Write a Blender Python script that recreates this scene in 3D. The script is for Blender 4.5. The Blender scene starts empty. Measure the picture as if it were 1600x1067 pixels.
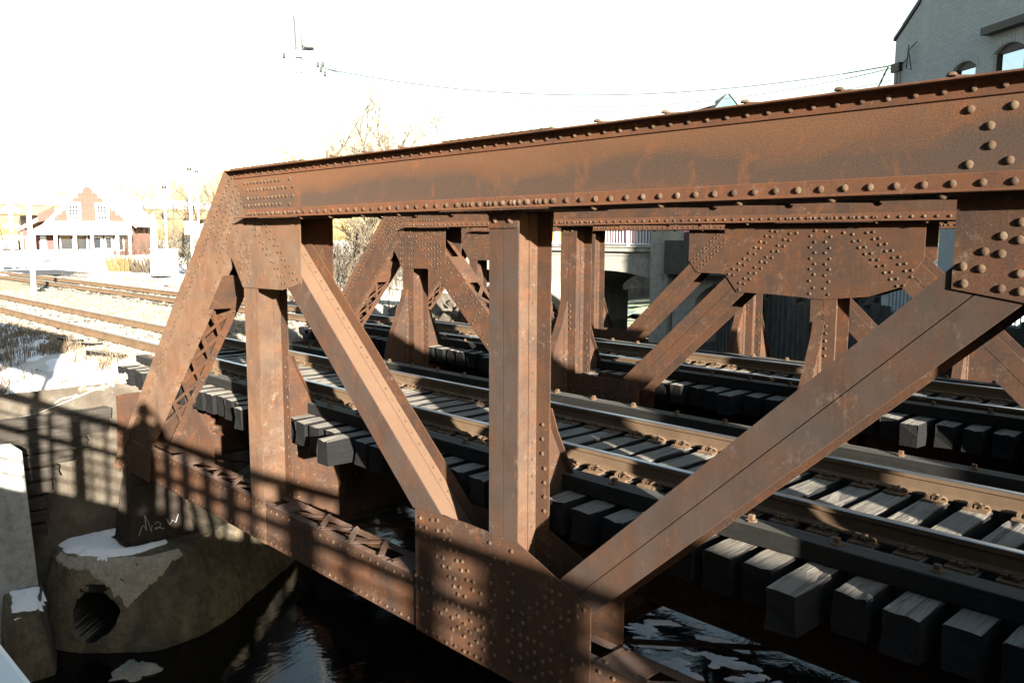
import bpy, bmesh, math, random
from math import radians, sin, cos, pi, sqrt
from mathutils import Vector, Matrix, noise
random.seed(7)
scene = bpy.context.scene
COL = scene.collection

# ------------------------------------------------------------------ camera
YAW, PIT, ROL, FPX = radians(46.27), radians(-6.94), radians(0.21), 1300.0
CAM = Vector((14.33, -4.779, 0.0))
fw = Vector((-sin(YAW)*cos(PIT), cos(YAW)*cos(PIT), sin(PIT)))
r0 = Vector((cos(YAW), sin(YAW), 0)); u0 = r0.cross(fw)
rr = r0*cos(ROL) + u0*sin(ROL); uu = -r0*sin(ROL) + u0*cos(ROL)
cd = bpy.data.cameras.new("camera"); cam = bpy.data.objects.new("camera", cd); COL.objects.link(cam)
m = Matrix.Identity(4)
for i in range(3):
    m[i][0] = rr[i]; m[i][1] = uu[i]; m[i][2] = -fw[i]; m[i][3] = CAM[i]
cam.matrix_world = m
cd.sensor_fit = 'HORIZONTAL'; cd.sensor_width = 36.0; cd.lens = 36.0*FPX/1600
cd.clip_start = 0.02; cd.clip_end = 4000
scene.camera = cam

# ------------------------------------------------------------------ light
SUN_EL, SUN_AZ = radians(10.9), radians(109.8)          # azimuth from +Y towards +X
w = bpy.data.worlds.new("World"); scene.world = w; w.use_nodes = True
nt = w.node_tree; nt.nodes.clear()
sky = nt.nodes.new("ShaderNodeTexSky"); sky.sky_type = 'NISHITA'; sky.sun_disc = False
sky.sun_elevation = SUN_EL; sky.sun_rotation = SUN_AZ; sky.air_density = 1.25; sky.dust_density = 0.5; sky.ozone_density = 0.5
bgn = nt.nodes.new("ShaderNodeBackground"); bgn.inputs[1].default_value = 0.064
wo = nt.nodes.new("ShaderNodeOutputWorld")
nt.links.new(sky.outputs[0], bgn.inputs[0]); nt.links.new(bgn.outputs[0], wo.inputs[0])
sd = bpy.data.lights.new("sun", 'SUN'); sd.energy = 5.0; sd.angle = radians(0.53); sd.color = (1.0, 0.91, 0.78)
so = bpy.data.objects.new("sun", sd); COL.objects.link(so)
SUN_DIR = Vector((-sin(SUN_AZ)*cos(SUN_EL), -cos(SUN_AZ)*cos(SUN_EL), -sin(SUN_EL)))
so.rotation_euler = SUN_DIR.to_track_quat('-Z', 'Y').to_euler()
so.location = (30, -30, 30)
scene.view_settings.view_transform = 'Standard'; scene.view_settings.look = 'None'
scene.view_settings.gamma = 1.0; scene.view_settings.use_curve_mapping = False
scene.view_settings.exposure = 2.48
scene.render.engine = 'CYCLES'
scene.cycles.max_bounces = 6; scene.cycles.diffuse_bounces = 2; scene.cycles.use_denoising = True

# ------------------------------------------------------------------ materials
ALB = .67
class N:
    def __init__(s, name):
        s.m = bpy.data.materials.new(name); s.m.use_nodes = True; s.t = s.m.node_tree; s.t.nodes.clear()
        s.o = s.t.nodes.new("ShaderNodeOutputMaterial"); s.b = s.t.nodes.new("ShaderNodeBsdfPrincipled")
        s.t.links.new(s.b.outputs[0], s.o.inputs[0])
        g = s.t.nodes.new("ShaderNodeNewGeometry"); s.pos = g.outputs['Position']; s.nrm = g.outputs['Normal']
    def L(s, a, b): s.t.links.new(a, b)
    def map(s, sc):
        n = s.t.nodes.new("ShaderNodeMapping"); n.inputs['Scale'].default_value = sc; s.L(s.pos, n.inputs[0]); return n.outputs[0]
    def noise(s, scale, detail=4, rough=.6, vec=None, dist=0):
        n = s.t.nodes.new("ShaderNodeTexNoise"); n.inputs['Scale'].default_value = scale; n.inputs['Detail'].default_value = detail
        n.inputs['Roughness'].default_value = rough; n.inputs['Distortion'].default_value = dist
        s.L(vec or s.pos, n.inputs['Vector']); return n.outputs[0]
    def vor(s, scale, vec=None, feat='F1'):
        n = s.t.nodes.new("ShaderNodeTexVoronoi"); n.feature = feat; n.inputs['Scale'].default_value = scale
        s.L(vec or s.pos, n.inputs['Vector']); return n
    def ramp(s, f, stops):
        n = s.t.nodes.new("ShaderNodeValToRGB"); e = n.color_ramp.elements
        while len(e) < len(stops): e.new(.5)
        for x, (p, c) in zip(e, stops):
            x.position = p; x.color = (*c, 1) if len(c) == 3 else c
        s.L(f, n.inputs[0]); return n.outputs[0]
    def val(s, f, a, b):      # map to 0..1 between a and b
        n = s.t.nodes.new("ShaderNodeMapRange"); n.inputs[1].default_value = a; n.inputs[2].default_value = b
        s.L(f, n.inputs[0]); return n.outputs[0]
    def mix(s, f, a, b):
        n = s.t.nodes.new("ShaderNodeMix"); n.data_type = 'RGBA'
        if isinstance(f, (int, float)): n.inputs[0].default_value = f
        else: s.L(f, n.inputs[0])
        for i, c in ((6, a), (7, b)):
            if isinstance(c, tuple): n.inputs[i].default_value = (*c, 1)
            else: s.L(c, n.inputs[i])
        return n.outputs[2]
    def math(s, op, a, b):
        n = s.t.nodes.new("ShaderNodeMath"); n.operation = op
        for i, c in ((0, a), (1, b)):
            if isinstance(c, (int, float)): n.inputs[i].default_value = c
            else: s.L(c, n.inputs[i])
        return n.outputs[0]
    def sep(s, v, k):
        n = s.t.nodes.new("ShaderNodeSeparateXYZ"); s.L(v, n.inputs[0]); return n.outputs[k]
    def bump(s, h, strength, dist=.01):
        n = s.t.nodes.new("ShaderNodeBump"); n.inputs['Strength'].default_value = strength; n.inputs['Distance'].default_value = dist
        s.L(h, n.inputs['Height']); s.L(n.outputs[0], s.b.inputs['Normal'])
    def done(s, col, rough=.85, metal=0, spec=None, dr=0.0):
        if not metal and s.m.name not in ('snow', 'white_paint'):      # exposed for the shade: keep every base colour at its sober real value
            if isinstance(col, tuple): col = tuple(x*ALB for x in col)
            else:
                mx_ = s.t.nodes.new("ShaderNodeMix"); mx_.data_type = 'RGBA'; mx_.blend_type = 'MULTIPLY'; mx_.inputs[0].default_value = 1; mx_.inputs[7].default_value = (ALB, ALB, ALB, 1); s.L(col, mx_.inputs[6]); col = mx_.outputs[2]
        if isinstance(col, tuple): s.b.inputs['Base Color'].default_value = (*col, 1)
        else: s.L(col, s.b.inputs['Base Color'])
        if isinstance(rough, (int, float)): s.b.inputs['Roughness'].default_value = rough
        else: s.L(rough, s.b.inputs['Roughness'])
        s.b.inputs['Metallic'].default_value = metal
        if spec is not None: s.b.inputs['Specular IOR Level'].default_value = spec
        if dr and 'Diffuse Roughness' in s.b.inputs: s.b.inputs['Diffuse Roughness'].default_value = dr
        return s.m

def rust_mat(name, dark=1.0, seed=0, tint=None, tf=0):
    n = N(name)
    v = n.map((1, 1, 1)) if not seed else n.map((1.13+.1*seed, .91, 1.07-.06*seed))
    big = n.noise(1.1, 6, .66, v, .5); mid = n.noise(5.0, 7, .68, v, .4); fine = n.noise(85, 3, .75, v); grit = n.noise(300, 2, .8, v)
    long_ = n.noise(1.0, 6, .62, n.map((.55, 1.0, 3.2)), .4); streak = n.noise(1.0, 6, .65, n.map((13, 13, 1.3)))
    k = dark
    c = n.ramp(big, [(.28, (.042*k, .029*k, .024*k)), (.44, (.070*k, .040*k, .027*k)), (.58, (.098*k, .048*k, .026*k)), (.74, (.064*k, .044*k, .036*k))])
    c = n.mix(n.math('MULTIPLY', n.val(long_, .46, .62), .75), c, (.118*k, .050*k, .023*k))
    c = n.mix(n.math('MULTIPLY', n.val(streak, .54, .72), .45), c, (.128*k, .060*k, .030*k))
    st2 = n.noise(1.0, 6, .7, n.map((34, 34, 2.0)), .2); c = n.mix(n.math('MULTIPLY', n.val(st2, .57, .70), .5), c, (.135*k, .085*k, .056*k)); c = n.mix(n.math('MULTIPLY', n.val(st2, .43, .30), .5), c, (.030*k, .022*k, .018*k))
    c = n.mix(n.math('MULTIPLY', n.val(n.noise(1.7, 5, .65, n.map((1.4, 1.4, .7))), .52, .68), .7), c, (.040*k, .032*k, .030*k))
    c = n.mix(n.math('MULTIPLY', n.val(mid, .565, .67), .62), c, (.20*k, .066*k, .020*k))
    pale = n.math('MULTIPLY', n.val(n.noise(2.4, 8, .74, v, .9), .53, .63), n.val(n.noise(17, 5, .75, v), .50, .60))
    c = n.mix(n.math('MULTIPLY', pale, .58), c, (.26*k, .195*k, .145*k))
    c = n.mix(n.math('MULTIPLY', n.val(fine, .42, .62), .55), c, (.028*k, .018*k, .013*k))
    c = n.mix(n.math('MULTIPLY', n.val(n.noise(120, 2, .75, v), .58, .70), .4), c, (.21*k, .095*k, .043*k))
    if tint: c = n.mix(n.math('MULTIPLY', n.val(n.noise(2.1, 6, .7, v, .6), .3, .66), tf), c, tint)
    h = n.math('ADD', n.math('MULTIPLY', fine, .5), n.math('MULTIPLY', grit, .5))
    n.bump(h, .4, .004)
    return n.done(c, .82, 0, .25, 1.0)
RUST = rust_mat("rust_steel", .92); RUSTP = rust_mat("rust_steel_faded_lit", 1.22, 2, (.19, .132, .09), .45); RUSTG = rust_mat("rust_steel_grey", .80, 4, (.060, .049, .044), .75); RUST2 = rust_mat("rust_steel_far", 1.0, 1)  # RUSTP: faded rust, lightened further to carry the glare on the left members
def pale_web():  # pale tan web with the brightness of its sunlit face in the colour
    n = N("rust_steel_pale_lit_web"); a = n.noise(1.2, 5, .6); f = n.noise(90, 3, .7); s = n.noise(5, 6, .7)
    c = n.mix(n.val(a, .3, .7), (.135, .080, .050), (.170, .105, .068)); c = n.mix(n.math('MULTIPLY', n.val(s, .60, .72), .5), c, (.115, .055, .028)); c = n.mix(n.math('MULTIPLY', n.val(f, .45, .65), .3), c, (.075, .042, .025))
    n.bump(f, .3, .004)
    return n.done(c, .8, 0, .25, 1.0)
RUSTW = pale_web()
RUSTD = rust_mat("rust_steel_dusty_skylit", 1.25, 6, (.155, .115, .098), .8)  # dusty flats, lightened to carry the sky light on their tops
def chord_mat():
    """top chord web: orange bloom above, a grey scoured band below the middle"""
    n = N("rust_steel_chord"); z = n.sep(n.pos, 2); wob = n.noise(.9, 6, .65, n.map((.8, 1, 2.2)), .5); gr = n.noise(110, 3, .75)
    h = n.math('ADD', z, n.math('MULTIPLY', n.math('SUBTRACT', wob, .5), .55))
    c = n.ramp(n.val(h, .25, .80), [(.05, (.108, .056, .035)), (.22, (.076, .049, .037)), (.42, (.072, .050, .038)), (.62, (.122, .062, .035)), (.85, (.150, .074, .039))])
    c = n.mix(n.math('MULTIPLY', n.val(n.noise(3.2, 6, .7, n.map((1, 1, .6)), .5), .56, .70), .7), c, (.23, .085, .027))
    c = n.mix(n.math('MULTIPLY', n.val(gr, .44, .60), .5), c, (.030, .020, .015)); c = n.mix(n.math('MULTIPLY', n.val(n.noise(150, 2, .75), .54, .66), .5), c, (.19, .105, .06))
    n.bump(gr, .35, .004)
    return n.done(c, .8, 0, .25, 1.0)
CHORD = chord_mat()
ANGLE = rust_mat("rust_steel_red", 1.1, 5, (.165, .064, .030), .7)
def rivet_mat():
    n = N("rivet_rust"); a = n.noise(11, 5, .7); f = n.noise(120, 3, .7)
    c = n.ramp(a, [(.34, (.055, .032, .021)), (.5, (.105, .063, .037)), (.66, (.175, .132, .086))])
    c = n.mix(n.math('MULTIPLY', n.val(f, .5, .7), .4), c, (.07, .036, .018)); n.bump(f, .4, .003)
    return n.done(c, .8, 0, .3, 1.0)
RIVET = rivet_mat()
def wood_mat(name, top, side, grain=(60, 1.2, 60), crack=True):
    n = N(name)
    g = n.noise(1.0, 6, .7, n.map(grain), .3); big = n.noise(1.7, 4); g2 = n.noise(1.0, 4, .7, n.map((grain[0]*.35, grain[1]*.5, grain[2]*.35)), .5)
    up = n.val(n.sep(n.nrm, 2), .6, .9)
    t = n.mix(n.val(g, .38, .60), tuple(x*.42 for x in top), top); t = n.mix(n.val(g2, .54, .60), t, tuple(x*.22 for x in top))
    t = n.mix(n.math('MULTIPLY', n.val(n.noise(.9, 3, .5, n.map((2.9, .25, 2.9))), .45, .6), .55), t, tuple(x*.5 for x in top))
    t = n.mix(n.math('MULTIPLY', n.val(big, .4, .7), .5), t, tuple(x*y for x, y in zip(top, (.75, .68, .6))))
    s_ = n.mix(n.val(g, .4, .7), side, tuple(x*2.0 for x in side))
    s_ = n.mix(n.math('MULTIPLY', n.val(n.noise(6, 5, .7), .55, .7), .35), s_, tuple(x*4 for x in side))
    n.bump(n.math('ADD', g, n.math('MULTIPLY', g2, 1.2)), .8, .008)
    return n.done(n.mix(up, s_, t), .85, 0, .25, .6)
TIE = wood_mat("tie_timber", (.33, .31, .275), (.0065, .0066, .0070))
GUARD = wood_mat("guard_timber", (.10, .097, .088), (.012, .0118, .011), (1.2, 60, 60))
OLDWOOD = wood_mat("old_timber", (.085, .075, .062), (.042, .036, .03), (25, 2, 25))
def rail_mats():
    n = N("rail_side"); a = n.noise(3, 5); f = n.noise(60, 3)
    n.bump(f, .2, .002)
    side = n.done(n.mix(n.val(a, .35, .7), (.115, .074, .045), (.168, .114, .069)), .75, 0, .3, .8)
    n = N("rail_head"); a = n.noise(1, 3, .6, n.map((.6, 40, 1)))
    head = n.done(n.mix(a, (.36, .36, .37), (.52, .52, .53)), .34, 1)
    return side, head
RAILSIDE, RAILHEAD = rail_mats()
def plate_mat():
    n = N("track_fittings"); a = n.noise(14, 4)
    n.bump(n.noise(90, 2), .3, .003)
    return n.done(n.ramp(a, [(.3, (.075, .042, .023)), (.55, (.15, .095, .054)), (.75, (.22, .16, .105))]), .8, 0, .3, .8)
FIT = plate_mat()
def conc_mat(name, base, dark, stain, sc=1.0, bumpy=.5, vert=True):
    n = N(name)
    big = n.noise(.8*sc, 6, .65, None, .4); mid = n.noise(6*sc, 6, .7); fine = n.noise(70*sc, 4, .75)
    st = n.noise(1.0, 5, .65, n.map((2.4*sc, 2.4*sc, .35*sc)), .3)
    c = n.mix(n.val(big, .35, .68), dark, base)
    c = n.mix(n.math('MULTIPLY', n.val(st, .5, .72), .7 if vert else .25), c, stain)
    c = n.mix(n.math('MULTIPLY', n.val(mid, .47, .66), .6), c, tuple(x*.5 for x in dark))
    cr = n.vor(1.3*sc, n.map((1, 1, .7)), 'DISTANCE_TO_EDGE'); c = n.mix(n.math('MULTIPLY', n.val(n.math('ADD', cr.outputs['Distance'], n.math('MULTIPLY', n.math('SUBTRACT', mid, .5), .10)), .012, .003), .14), c, tuple(x*.25 for x in dark))
    c = n.mix(n.math('MULTIPLY', n.val(fine, .55, .75), .35), c, tuple(min(1, x*1.35) for x in base))
    vo = n.vor(38*sc); c = n.mix(n.math('MULTIPLY', n.val(vo.outputs['Distance'], .0, .5), .25*min(1, bumpy)), c, tuple(x*.5 for x in dark))
    n.bump(n.math('ADD', n.math('MULTIPLY', mid, .7), n.math('ADD', n.math('MULTIPLY', fine, .35), n.math('MULTIPLY', vo.outputs['Distance'], .3*min(1, bumpy)))), bumpy, .03)
    return n.done(c, .92, 0, .2, .8)
CONC = conc_mat("old_concrete", (.68, .66, .60), (.38, .37, .335), (.19, .175, .145), 1.9, 1.3)
PIERC = conc_mat("stained_concrete", (.40, .33, .21), (.12, .108, .09), (.055, .05, .042), 1.35, 1.2)
SPALL = conc_mat("spalled_concrete", (.85, .80, .68), (.50, .465, .39), (.25, .225, .18), 3.2, 1.0, False)
WINGC = conc_mat("wing_wall_concrete", (.60, .61, .59), (.42, .43, .42), (.25, .255, .25), 1.3, .4)
ARCHC = conc_mat("arch_concrete", (.56, .54, .48), (.45, .43, .38), (.28, .25, .20), .5, .3)
PALEC = conc_mat("pale_concrete", (.62, .60, .55), (.54, .52, .47), (.4, .38, .34), .3, .2)
def plain(name, col, rough=.7, var=.25, sc=4, metal=0, dr=.3):
    n = N(name); a = n.noise(sc, 5)
    return n.done(n.mix(n.val(a, .3, .7), tuple(x*(1-var) for x in col), tuple(min(1, x*(1+var*.4)) for x in col)), rough, metal, .3, dr)
def ballast_mat(name, k=1.0):
    n = N(name); v = n.vor(22); c = n.ramp(n.sep(v.outputs['Color'], 0), [(0, (.23*k, .19*k, .14*k)), (.4, (.40*k, .345*k, .26*k)), (.75, (.50*k, .445*k, .35*k)), (1, (.31*k, .235*k, .155*k))])
    big = n.noise(.7, 5); c = n.mix(n.math('MULTIPLY', n.val(big, .45, .7), .45), c, (.34*k, .265*k, .175*k))
    n.bump(v.outputs['Distance'], .9, .05)
    return n.done(c, .95, 0, .2, 1.0)
BALLAST = ballast_mat("ballast")
def stone_mat():
    n = N("ballast_stone"); oi = n.t.nodes.new("ShaderNodeAttribute"); oi.attribute_name = "tone"
    c = n.ramp(oi.outputs['Fac'], [(0, (.20, .165, .12)), (.35, (.39, .33, .245)), (.7, (.50, .455, .37)), (1, (.31, .23, .145))])
    n.bump(n.noise(60, 3), .4, .01)
    return n.done(c, .95, 0, .2, 1.0)
STONE = stone_mat()
def snow_mat():
    n = N("snow"); a = n.noise(9, 6, .7); b = n.noise(60, 3)
    n.bump(n.math('ADD', a, n.math('MULTIPLY', b, .3)), .7, .03)
    return n.done(n.mix(n.val(a, .55, .75), (.80, .82, .85), (.62, .62, .62)), .7, 0, .3, .5)
SNOW = snow_mat()
def earth_mat():
    n = N("far_ground"); a = n.noise(.12, 6, .65); b = n.noise(2.5, 5, .7)
    c = n.ramp(a, [(.35, (.34, .29, .19)), (.5, (.62, .62, .60)), (.62, (.76, .77, .78)), (.8, (.42, .37, .26))])
    c = n.mix(n.math('MULTIPLY', n.val(b, .5, .7), .4), c, (.33, .28, .19)); n.bump(b, .5, .05)
    return n.done(c, .95, 0, .2, 1.0)
EARTH = earth_mat()
def bank_mat():
    n = N("river_bank"); a = n.noise(1.1, 7, .7); b = n.noise(9, 5, .7)
    c = n.ramp(a, [(.3, (.05, .042, .032)), (.55, (.13, .11, .085)), (.68, (.2, .18, .15)), (.76, (.4, .4, .41))])
    n.bump(n.math('ADD', a, n.math('MULTIPLY', b, .4)), 1, .15)
    return n.done(c, .95, 0, .2, .8)
BANK = bank_mat()
def water_mat():
    n = N("river_water"); mp = n.map((1.0, .55, 1)); a = n.noise(1.3, 5, .55, mp, 1.2); b = n.noise(9, 3, .6, mp, .4)
    n.bump(n.math('ADD', a, n.math('MULTIPLY', b, .2)), .08, .10)
    foam = n.math('MULTIPLY', n.val(n.noise(.35, 6, .7, None, 1.0), .60, .66), n.val(n.sep(n.pos, 1), 14, 24))
    n.L(n.mix(foam, (.004, .004, .0037), (.3, .32, .34)), n.b.inputs['Base Color'])
    n.b.inputs['Roughness'].default_value = .05; n.b.inputs['IOR'].default_value = 1.33
    return n.m
WATER = water_mat()
def brick_mat(name, c1, c2, mort, sc, rot=0.0, dirx=Vector((1, 0, 0)), bh=.065, bw=.21):
    n = N(name)
    d = n.t.nodes.new("ShaderNodeVectorMath"); d.operation = 'DOT_PRODUCT'; n.L(n.pos, d.inputs[0]); d.inputs[1].default_value = dirx
    cb = n.t.nodes.new("ShaderNodeCombineXYZ"); n.L(d.outputs['Value'], cb.inputs[0]); n.L(n.sep(n.pos, 2), cb.inputs[1])
    b = n.t.nodes.new("ShaderNodeTexBrick"); n.L(cb.outputs[0], b.inputs['Vector']); b.inputs['Scale'].default_value = 1.0
    b.inputs['Brick Width'].default_value = bw*sc; b.inputs['Row Height'].default_value = bh*sc; b.inputs['Mortar Size'].default_value = .008*sc
    b.inputs['Color1'].default_value = (*c1, 1); b.inputs['Color2'].default_value = (*c2, 1); b.inputs['Mortar'].default_value = (*mort, 1)
    big = n.noise(.5, 6, .7); st = n.noise(1, 5, .6, n.map((1.6, 1.6, .3)))
    c = n.mix(n.math('MULTIPLY', n.val(big, .4, .7), .45), b.outputs[0], tuple(x*.68 for x in c1))
    c = n.mix(n.math('MULTIPLY', n.val(st, .55, .75), .45), c, tuple(min(1, x*1.25) for x in c2))
    n.bump(b.outputs['Fac'], -.5, .012)
    return n.done(c, .9, 0, .2, .6)
def bark(name, c): 
    n = N(name); a = n.noise(1, 5, .7, n.map((9, 9, 2))); n.bump(a, .6, .03)
    return n.done(n.mix(n.val(a, .35, .65), tuple(x*.55 for x in c), c), .9, 0, .2, .8)
BARK = bark("pale_bark", (.24, .205, .15)); BARK2 = bark("tan_bark", (.17, .135, .095)); TWIG = plain("twig", (.21, .168, .122), .9, .5, 8)
WHITE = plain("white_paint", (.80, .79, .77), .5, .08); GREY = plain("grey_paint", (.40, .41, .42), .6); DARK = plain("dark_paint", (.03, .032, .035), .5)
GLASS = N("window_glass"); GLASS = GLASS.done((.05, .06, .07), .06, 0, .8)
WIRE = plain("wire", (.10, .11, .12), .6)
DARKPOLE = plain("weathered_pole_wood", (.36, .38, .39), .9, .2, 10)

# ------------------------------------------------------------------ mesh helpers
class MB:
    def __init__(s): s.v = []; s.f = []
    def poly(s, pts, ext):
        """prism: polygon pts (3D) extruded by vector ext"""
        n = len(pts); b = len(s.v); e = Vector(ext)
        P = [Vector(p) for p in pts]; s.v += [tuple(p) for p in P] + [tuple(p+e) for p in P]
        nr = Vector((0, 0, 0))
        for i in range(n): nr += P[i].cross(P[(i+1) % n])
        fl = nr.dot(e) > 0
        A = [b+i for i in range(n)]; B = [b+n+i for i in range(n)]
        s.f.append(tuple(reversed(A)) if fl else tuple(A)); s.f.append(tuple(B) if fl else tuple(reversed(B)))
        for i in range(n):
            j = (i+1) % n; q = (A[i], A[j], B[j], B[i]); s.f.append(q if fl else q[::-1])
        return s
    def box(s, x0, x1, y0, y1, z0, z1):
        return s.poly([(x0, y0, z0), (x1, y0, z0), (x1, y1, z0), (x0, y1, z0)], (0, 0, z1-z0))
    def obox(s, c, ax, ay, az):
        """box centred c with half-axis vectors"""
        c, ax, ay, az = map(Vector, (c, ax, ay, az)); o = c-az
        return s.poly([o-ax-ay, o+ax-ay, o+ax+ay, o-ax+ay], az*2)
    def xz(s, pts, y0, y1): return s.poly([(x, y0, z) for x, z in pts], (0, y1-y0, 0))
    def yz(s, pts, x0, x1): return s.poly([(x0, y, z) for y, z in pts], (x1-x0, 0, 0))
    def strip(s, A, B, o0, o1, y0, y1):
        """bar in an x-z plane along A-B between perpendicular offsets o0..o1 (left of A->B positive)"""
        ax, az = A; bx, bz = B; dx, dz = bx-ax, bz-az; l = sqrt(dx*dx+dz*dz); nx, nz = -dz/l, dx/l
        return s.xz([(ax+nx*o0, az+nz*o0), (bx+nx*o0, bz+nz*o0), (bx+nx*o1, bz+nz*o1), (ax+nx*o1, az+nz*o1)], y0, y1)
    def bar(s, p, q, w, t, up=(0, 0, 1)):
        """flat bar from p to q: width w across, thickness t along up"""
        p, q, up = Vector(p), Vector(q), Vector(up).normalized(); d = (q-p); l = d.length; d.normalize()
        sd = d.cross(up).normalized(); up = sd.cross(d)
        return s.obox((p+q)/2, d*(l/2), sd*(w/2), up*(t/2))
    def tube(s, pts, rad, n=8, cap=True):
        b = len(s.v); P = [Vector(p) for p in pts]
        R = rad if isinstance(rad, (list, tuple)) else [rad]*len(P); prev = None
        for i, p in enumerate(P):
            d = (P[min(i+1, len(P)-1)] - P[max(i-1, 0)])
            d = d.normalized() if d.length > 1e-9 else Vector((0, 0, 1))
            a = prev if prev else (Vector((1, 0, 0)) if abs(d.x) < .8 else Vector((0, 1, 0)))
            a = (a - d*a.dot(d)).normalized(); prev = a; c = d.cross(a)
            for k in range(n):
                t = 2*pi*k/n; s.v.append(tuple(p + (a*cos(t)+c*sin(t))*R[i]))
        for i in range(len(P)-1):
            for k in range(n):
                k2 = (k+1) % n; s.f.append((b+i*n+k, b+i*n+k2, b+(i+1)*n+k2, b+(i+1)*n+k))
        if cap:
            s.f.append(tuple(b+k for k in reversed(range(n)))); e = b+(len(P)-1)*n; s.f.append(tuple(e+k for k in range(n)))
        return s
    def dome(s, p, nrm, r, seg=8, h=.72):
        p, nz = Vector(p), Vector(nrm).normalized(); a = nz.orthogonal().normalized(); c = nz.cross(a); b = len(s.v)
        rings = ((1.0, 0), (.88, .5), (.5, .88))
        for q, z in rings:
            for k in range(seg):
                t = 2*pi*k/seg; s.v.append(tuple(p+(a*cos(t)+c*sin(t))*r*q+nz*r*h*z))
        s.v.append(tuple(p+nz*r*h))
        for i in range(2):
            for k in range(seg):
                k2 = (k+1) % seg; s.f.append((b+i*seg+k, b+i*seg+k2, b+(i+1)*seg+k2, b+(i+1)*seg+k))
        for k in range(seg): s.f.append((b+2*seg+k, b+2*seg+(k+1) % seg, b+3*seg))
        return s
    def mesh(s, name, mat, origin=(0, 0, 0), smooth=False):
        me = bpy.data.meshes.new(name); o = Vector(origin)
        me.from_pydata([(x-o.x, y-o.y, z-o.z) for x, y, z in s.v], [], s.f)
        if mat: me.materials.append(mat)
        if smooth: me.polygons.foreach_set('use_smooth', [True]*len(me.polygons))
        me.update(); return me
def tag(o, label=None, cat=None, group=None, kind=None):
    for k, v in (('label', label), ('category', cat), ('group', group), ('kind', kind)):
        if v: o[k] = v
    return o
def thing(name, label, cat, loc=(0, 0, 0), group=None):
    o = bpy.data.objects.new(name, None); o.empty_display_size = .2; COL.objects.link(o); o.location = loc
    return tag(o, label, cat, group)
def org(par):
    v = Vector((0, 0, 0))
    while par is not None: v += par.location; par = par.parent
    return v
def obj(name, mb, mat, parent=None, smooth=False, loc=None, bevel=0, kind=None):
    """world-coordinate mesh as one object (a child keeps world place)"""
    base = org(parent); L = Vector(loc) if loc is not None else base.copy()
    me = mb.mesh(name, mat, L, smooth)
    o = bpy.data.objects.new(name, me); COL.objects.link(o); o.parent = parent; o.location = L-base
    if bevel:
        b = o.modifiers.new("bevel", 'BEVEL'); b.width = bevel; b.segments = 2; b.limit_method = 'ANGLE'
    if kind: o['kind'] = kind
    return o
def inst(name, me, parent, loc, rot=None):
    o = bpy.data.objects.new(name, me); COL.objects.link(o); o.parent = parent; o.location = Vector(loc)-org(parent)
    if rot is not None: o.rotation_euler = rot
    return o
def struct(name, mb, mat, smooth=False): return tag(obj(name, mb, mat, None, smooth), kind='structure')
def fbm(x, y, z=0.0, s=1.0, o=4): return noise.fractal(Vector((x*s, y*s, z*s)), 1.0, 2.0, o)
SHOE = plain("cast_iron_dark", (.05, .038, .03), .8, .35, 9); CHALK = plain("white_chalk", (.62, .62, .6), .9, .2, 40)
GRASS = plain("dry_grass", (.27, .205, .135), .9, .45, 3); GALV = plain("galvanised_rail", (.62, .65, .68), .45, .1, 6)
BRICKRED = brick_mat("red_brick", (.275, .125, .10), (.235, .10, .08), (.26, .18, .15), 1.3, 0, Vector((-.58, .81, 0)).normalized())
BRICKGREY = brick_mat("grey_painted_brick", (.70, .77, .78), (.60, .66, .67), (.42, .45, .46), 1.25, 0, Vector((.83, -.56, 0)))
ROOFPALE = plain("pale_shingles", (.52, .47, .38), .8, .2, 6); ROOFGREY = plain("grey_roof", (.28, .30, .33), .8, .15, 3)
COPPER = plain("green_copper", (.10, .26, .22), .7, .12, 3); TANSTEEL = plain("tan_girder", (.44, .31, .17), .7, .1, .3)
PINKWALL = plain("pink_brick", (.27, .115, .105), .85, .15, 5); SPRUCE = plain("spruce_green", (.03, .075, .06), .9, .5, 6)
ASPHALT = plain("asphalt", (.075, .078, .085), .9, .3, .6); MAROON = plain("maroon_cladding", (.13, .065, .09), .8, .2, 2)
BLUEGREY = plain("blue_grey_panel", (.22, .26, .30), .7, .15, 2); BLACKISH = plain("black_metal", (.02, .022, .025), .5)
RED = plain("red_paint", (.35, .05, .06), .6); BLUE = plain("blue_paint", (.08, .2, .45), .5); MAGENTA = plain("magenta_paint", (.30, .05, .17), .6)
YELLOWGRASS = plain("straw_shrub", (.26, .20, .09), .9, .4, 5); PILE = bark("timber_pile", (.15, .14, .13))
SKYGLASS = N("reflecting_glass"); SKYGLASS = SKYGLASS.done((.40, .47, .56), .03, 1.0, .5)
HOLESHADE = plain("hole_shade_dark", (.012, .011, .01), .5, .3, 9)  # near-black colour paints the shade inside the hole
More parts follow.
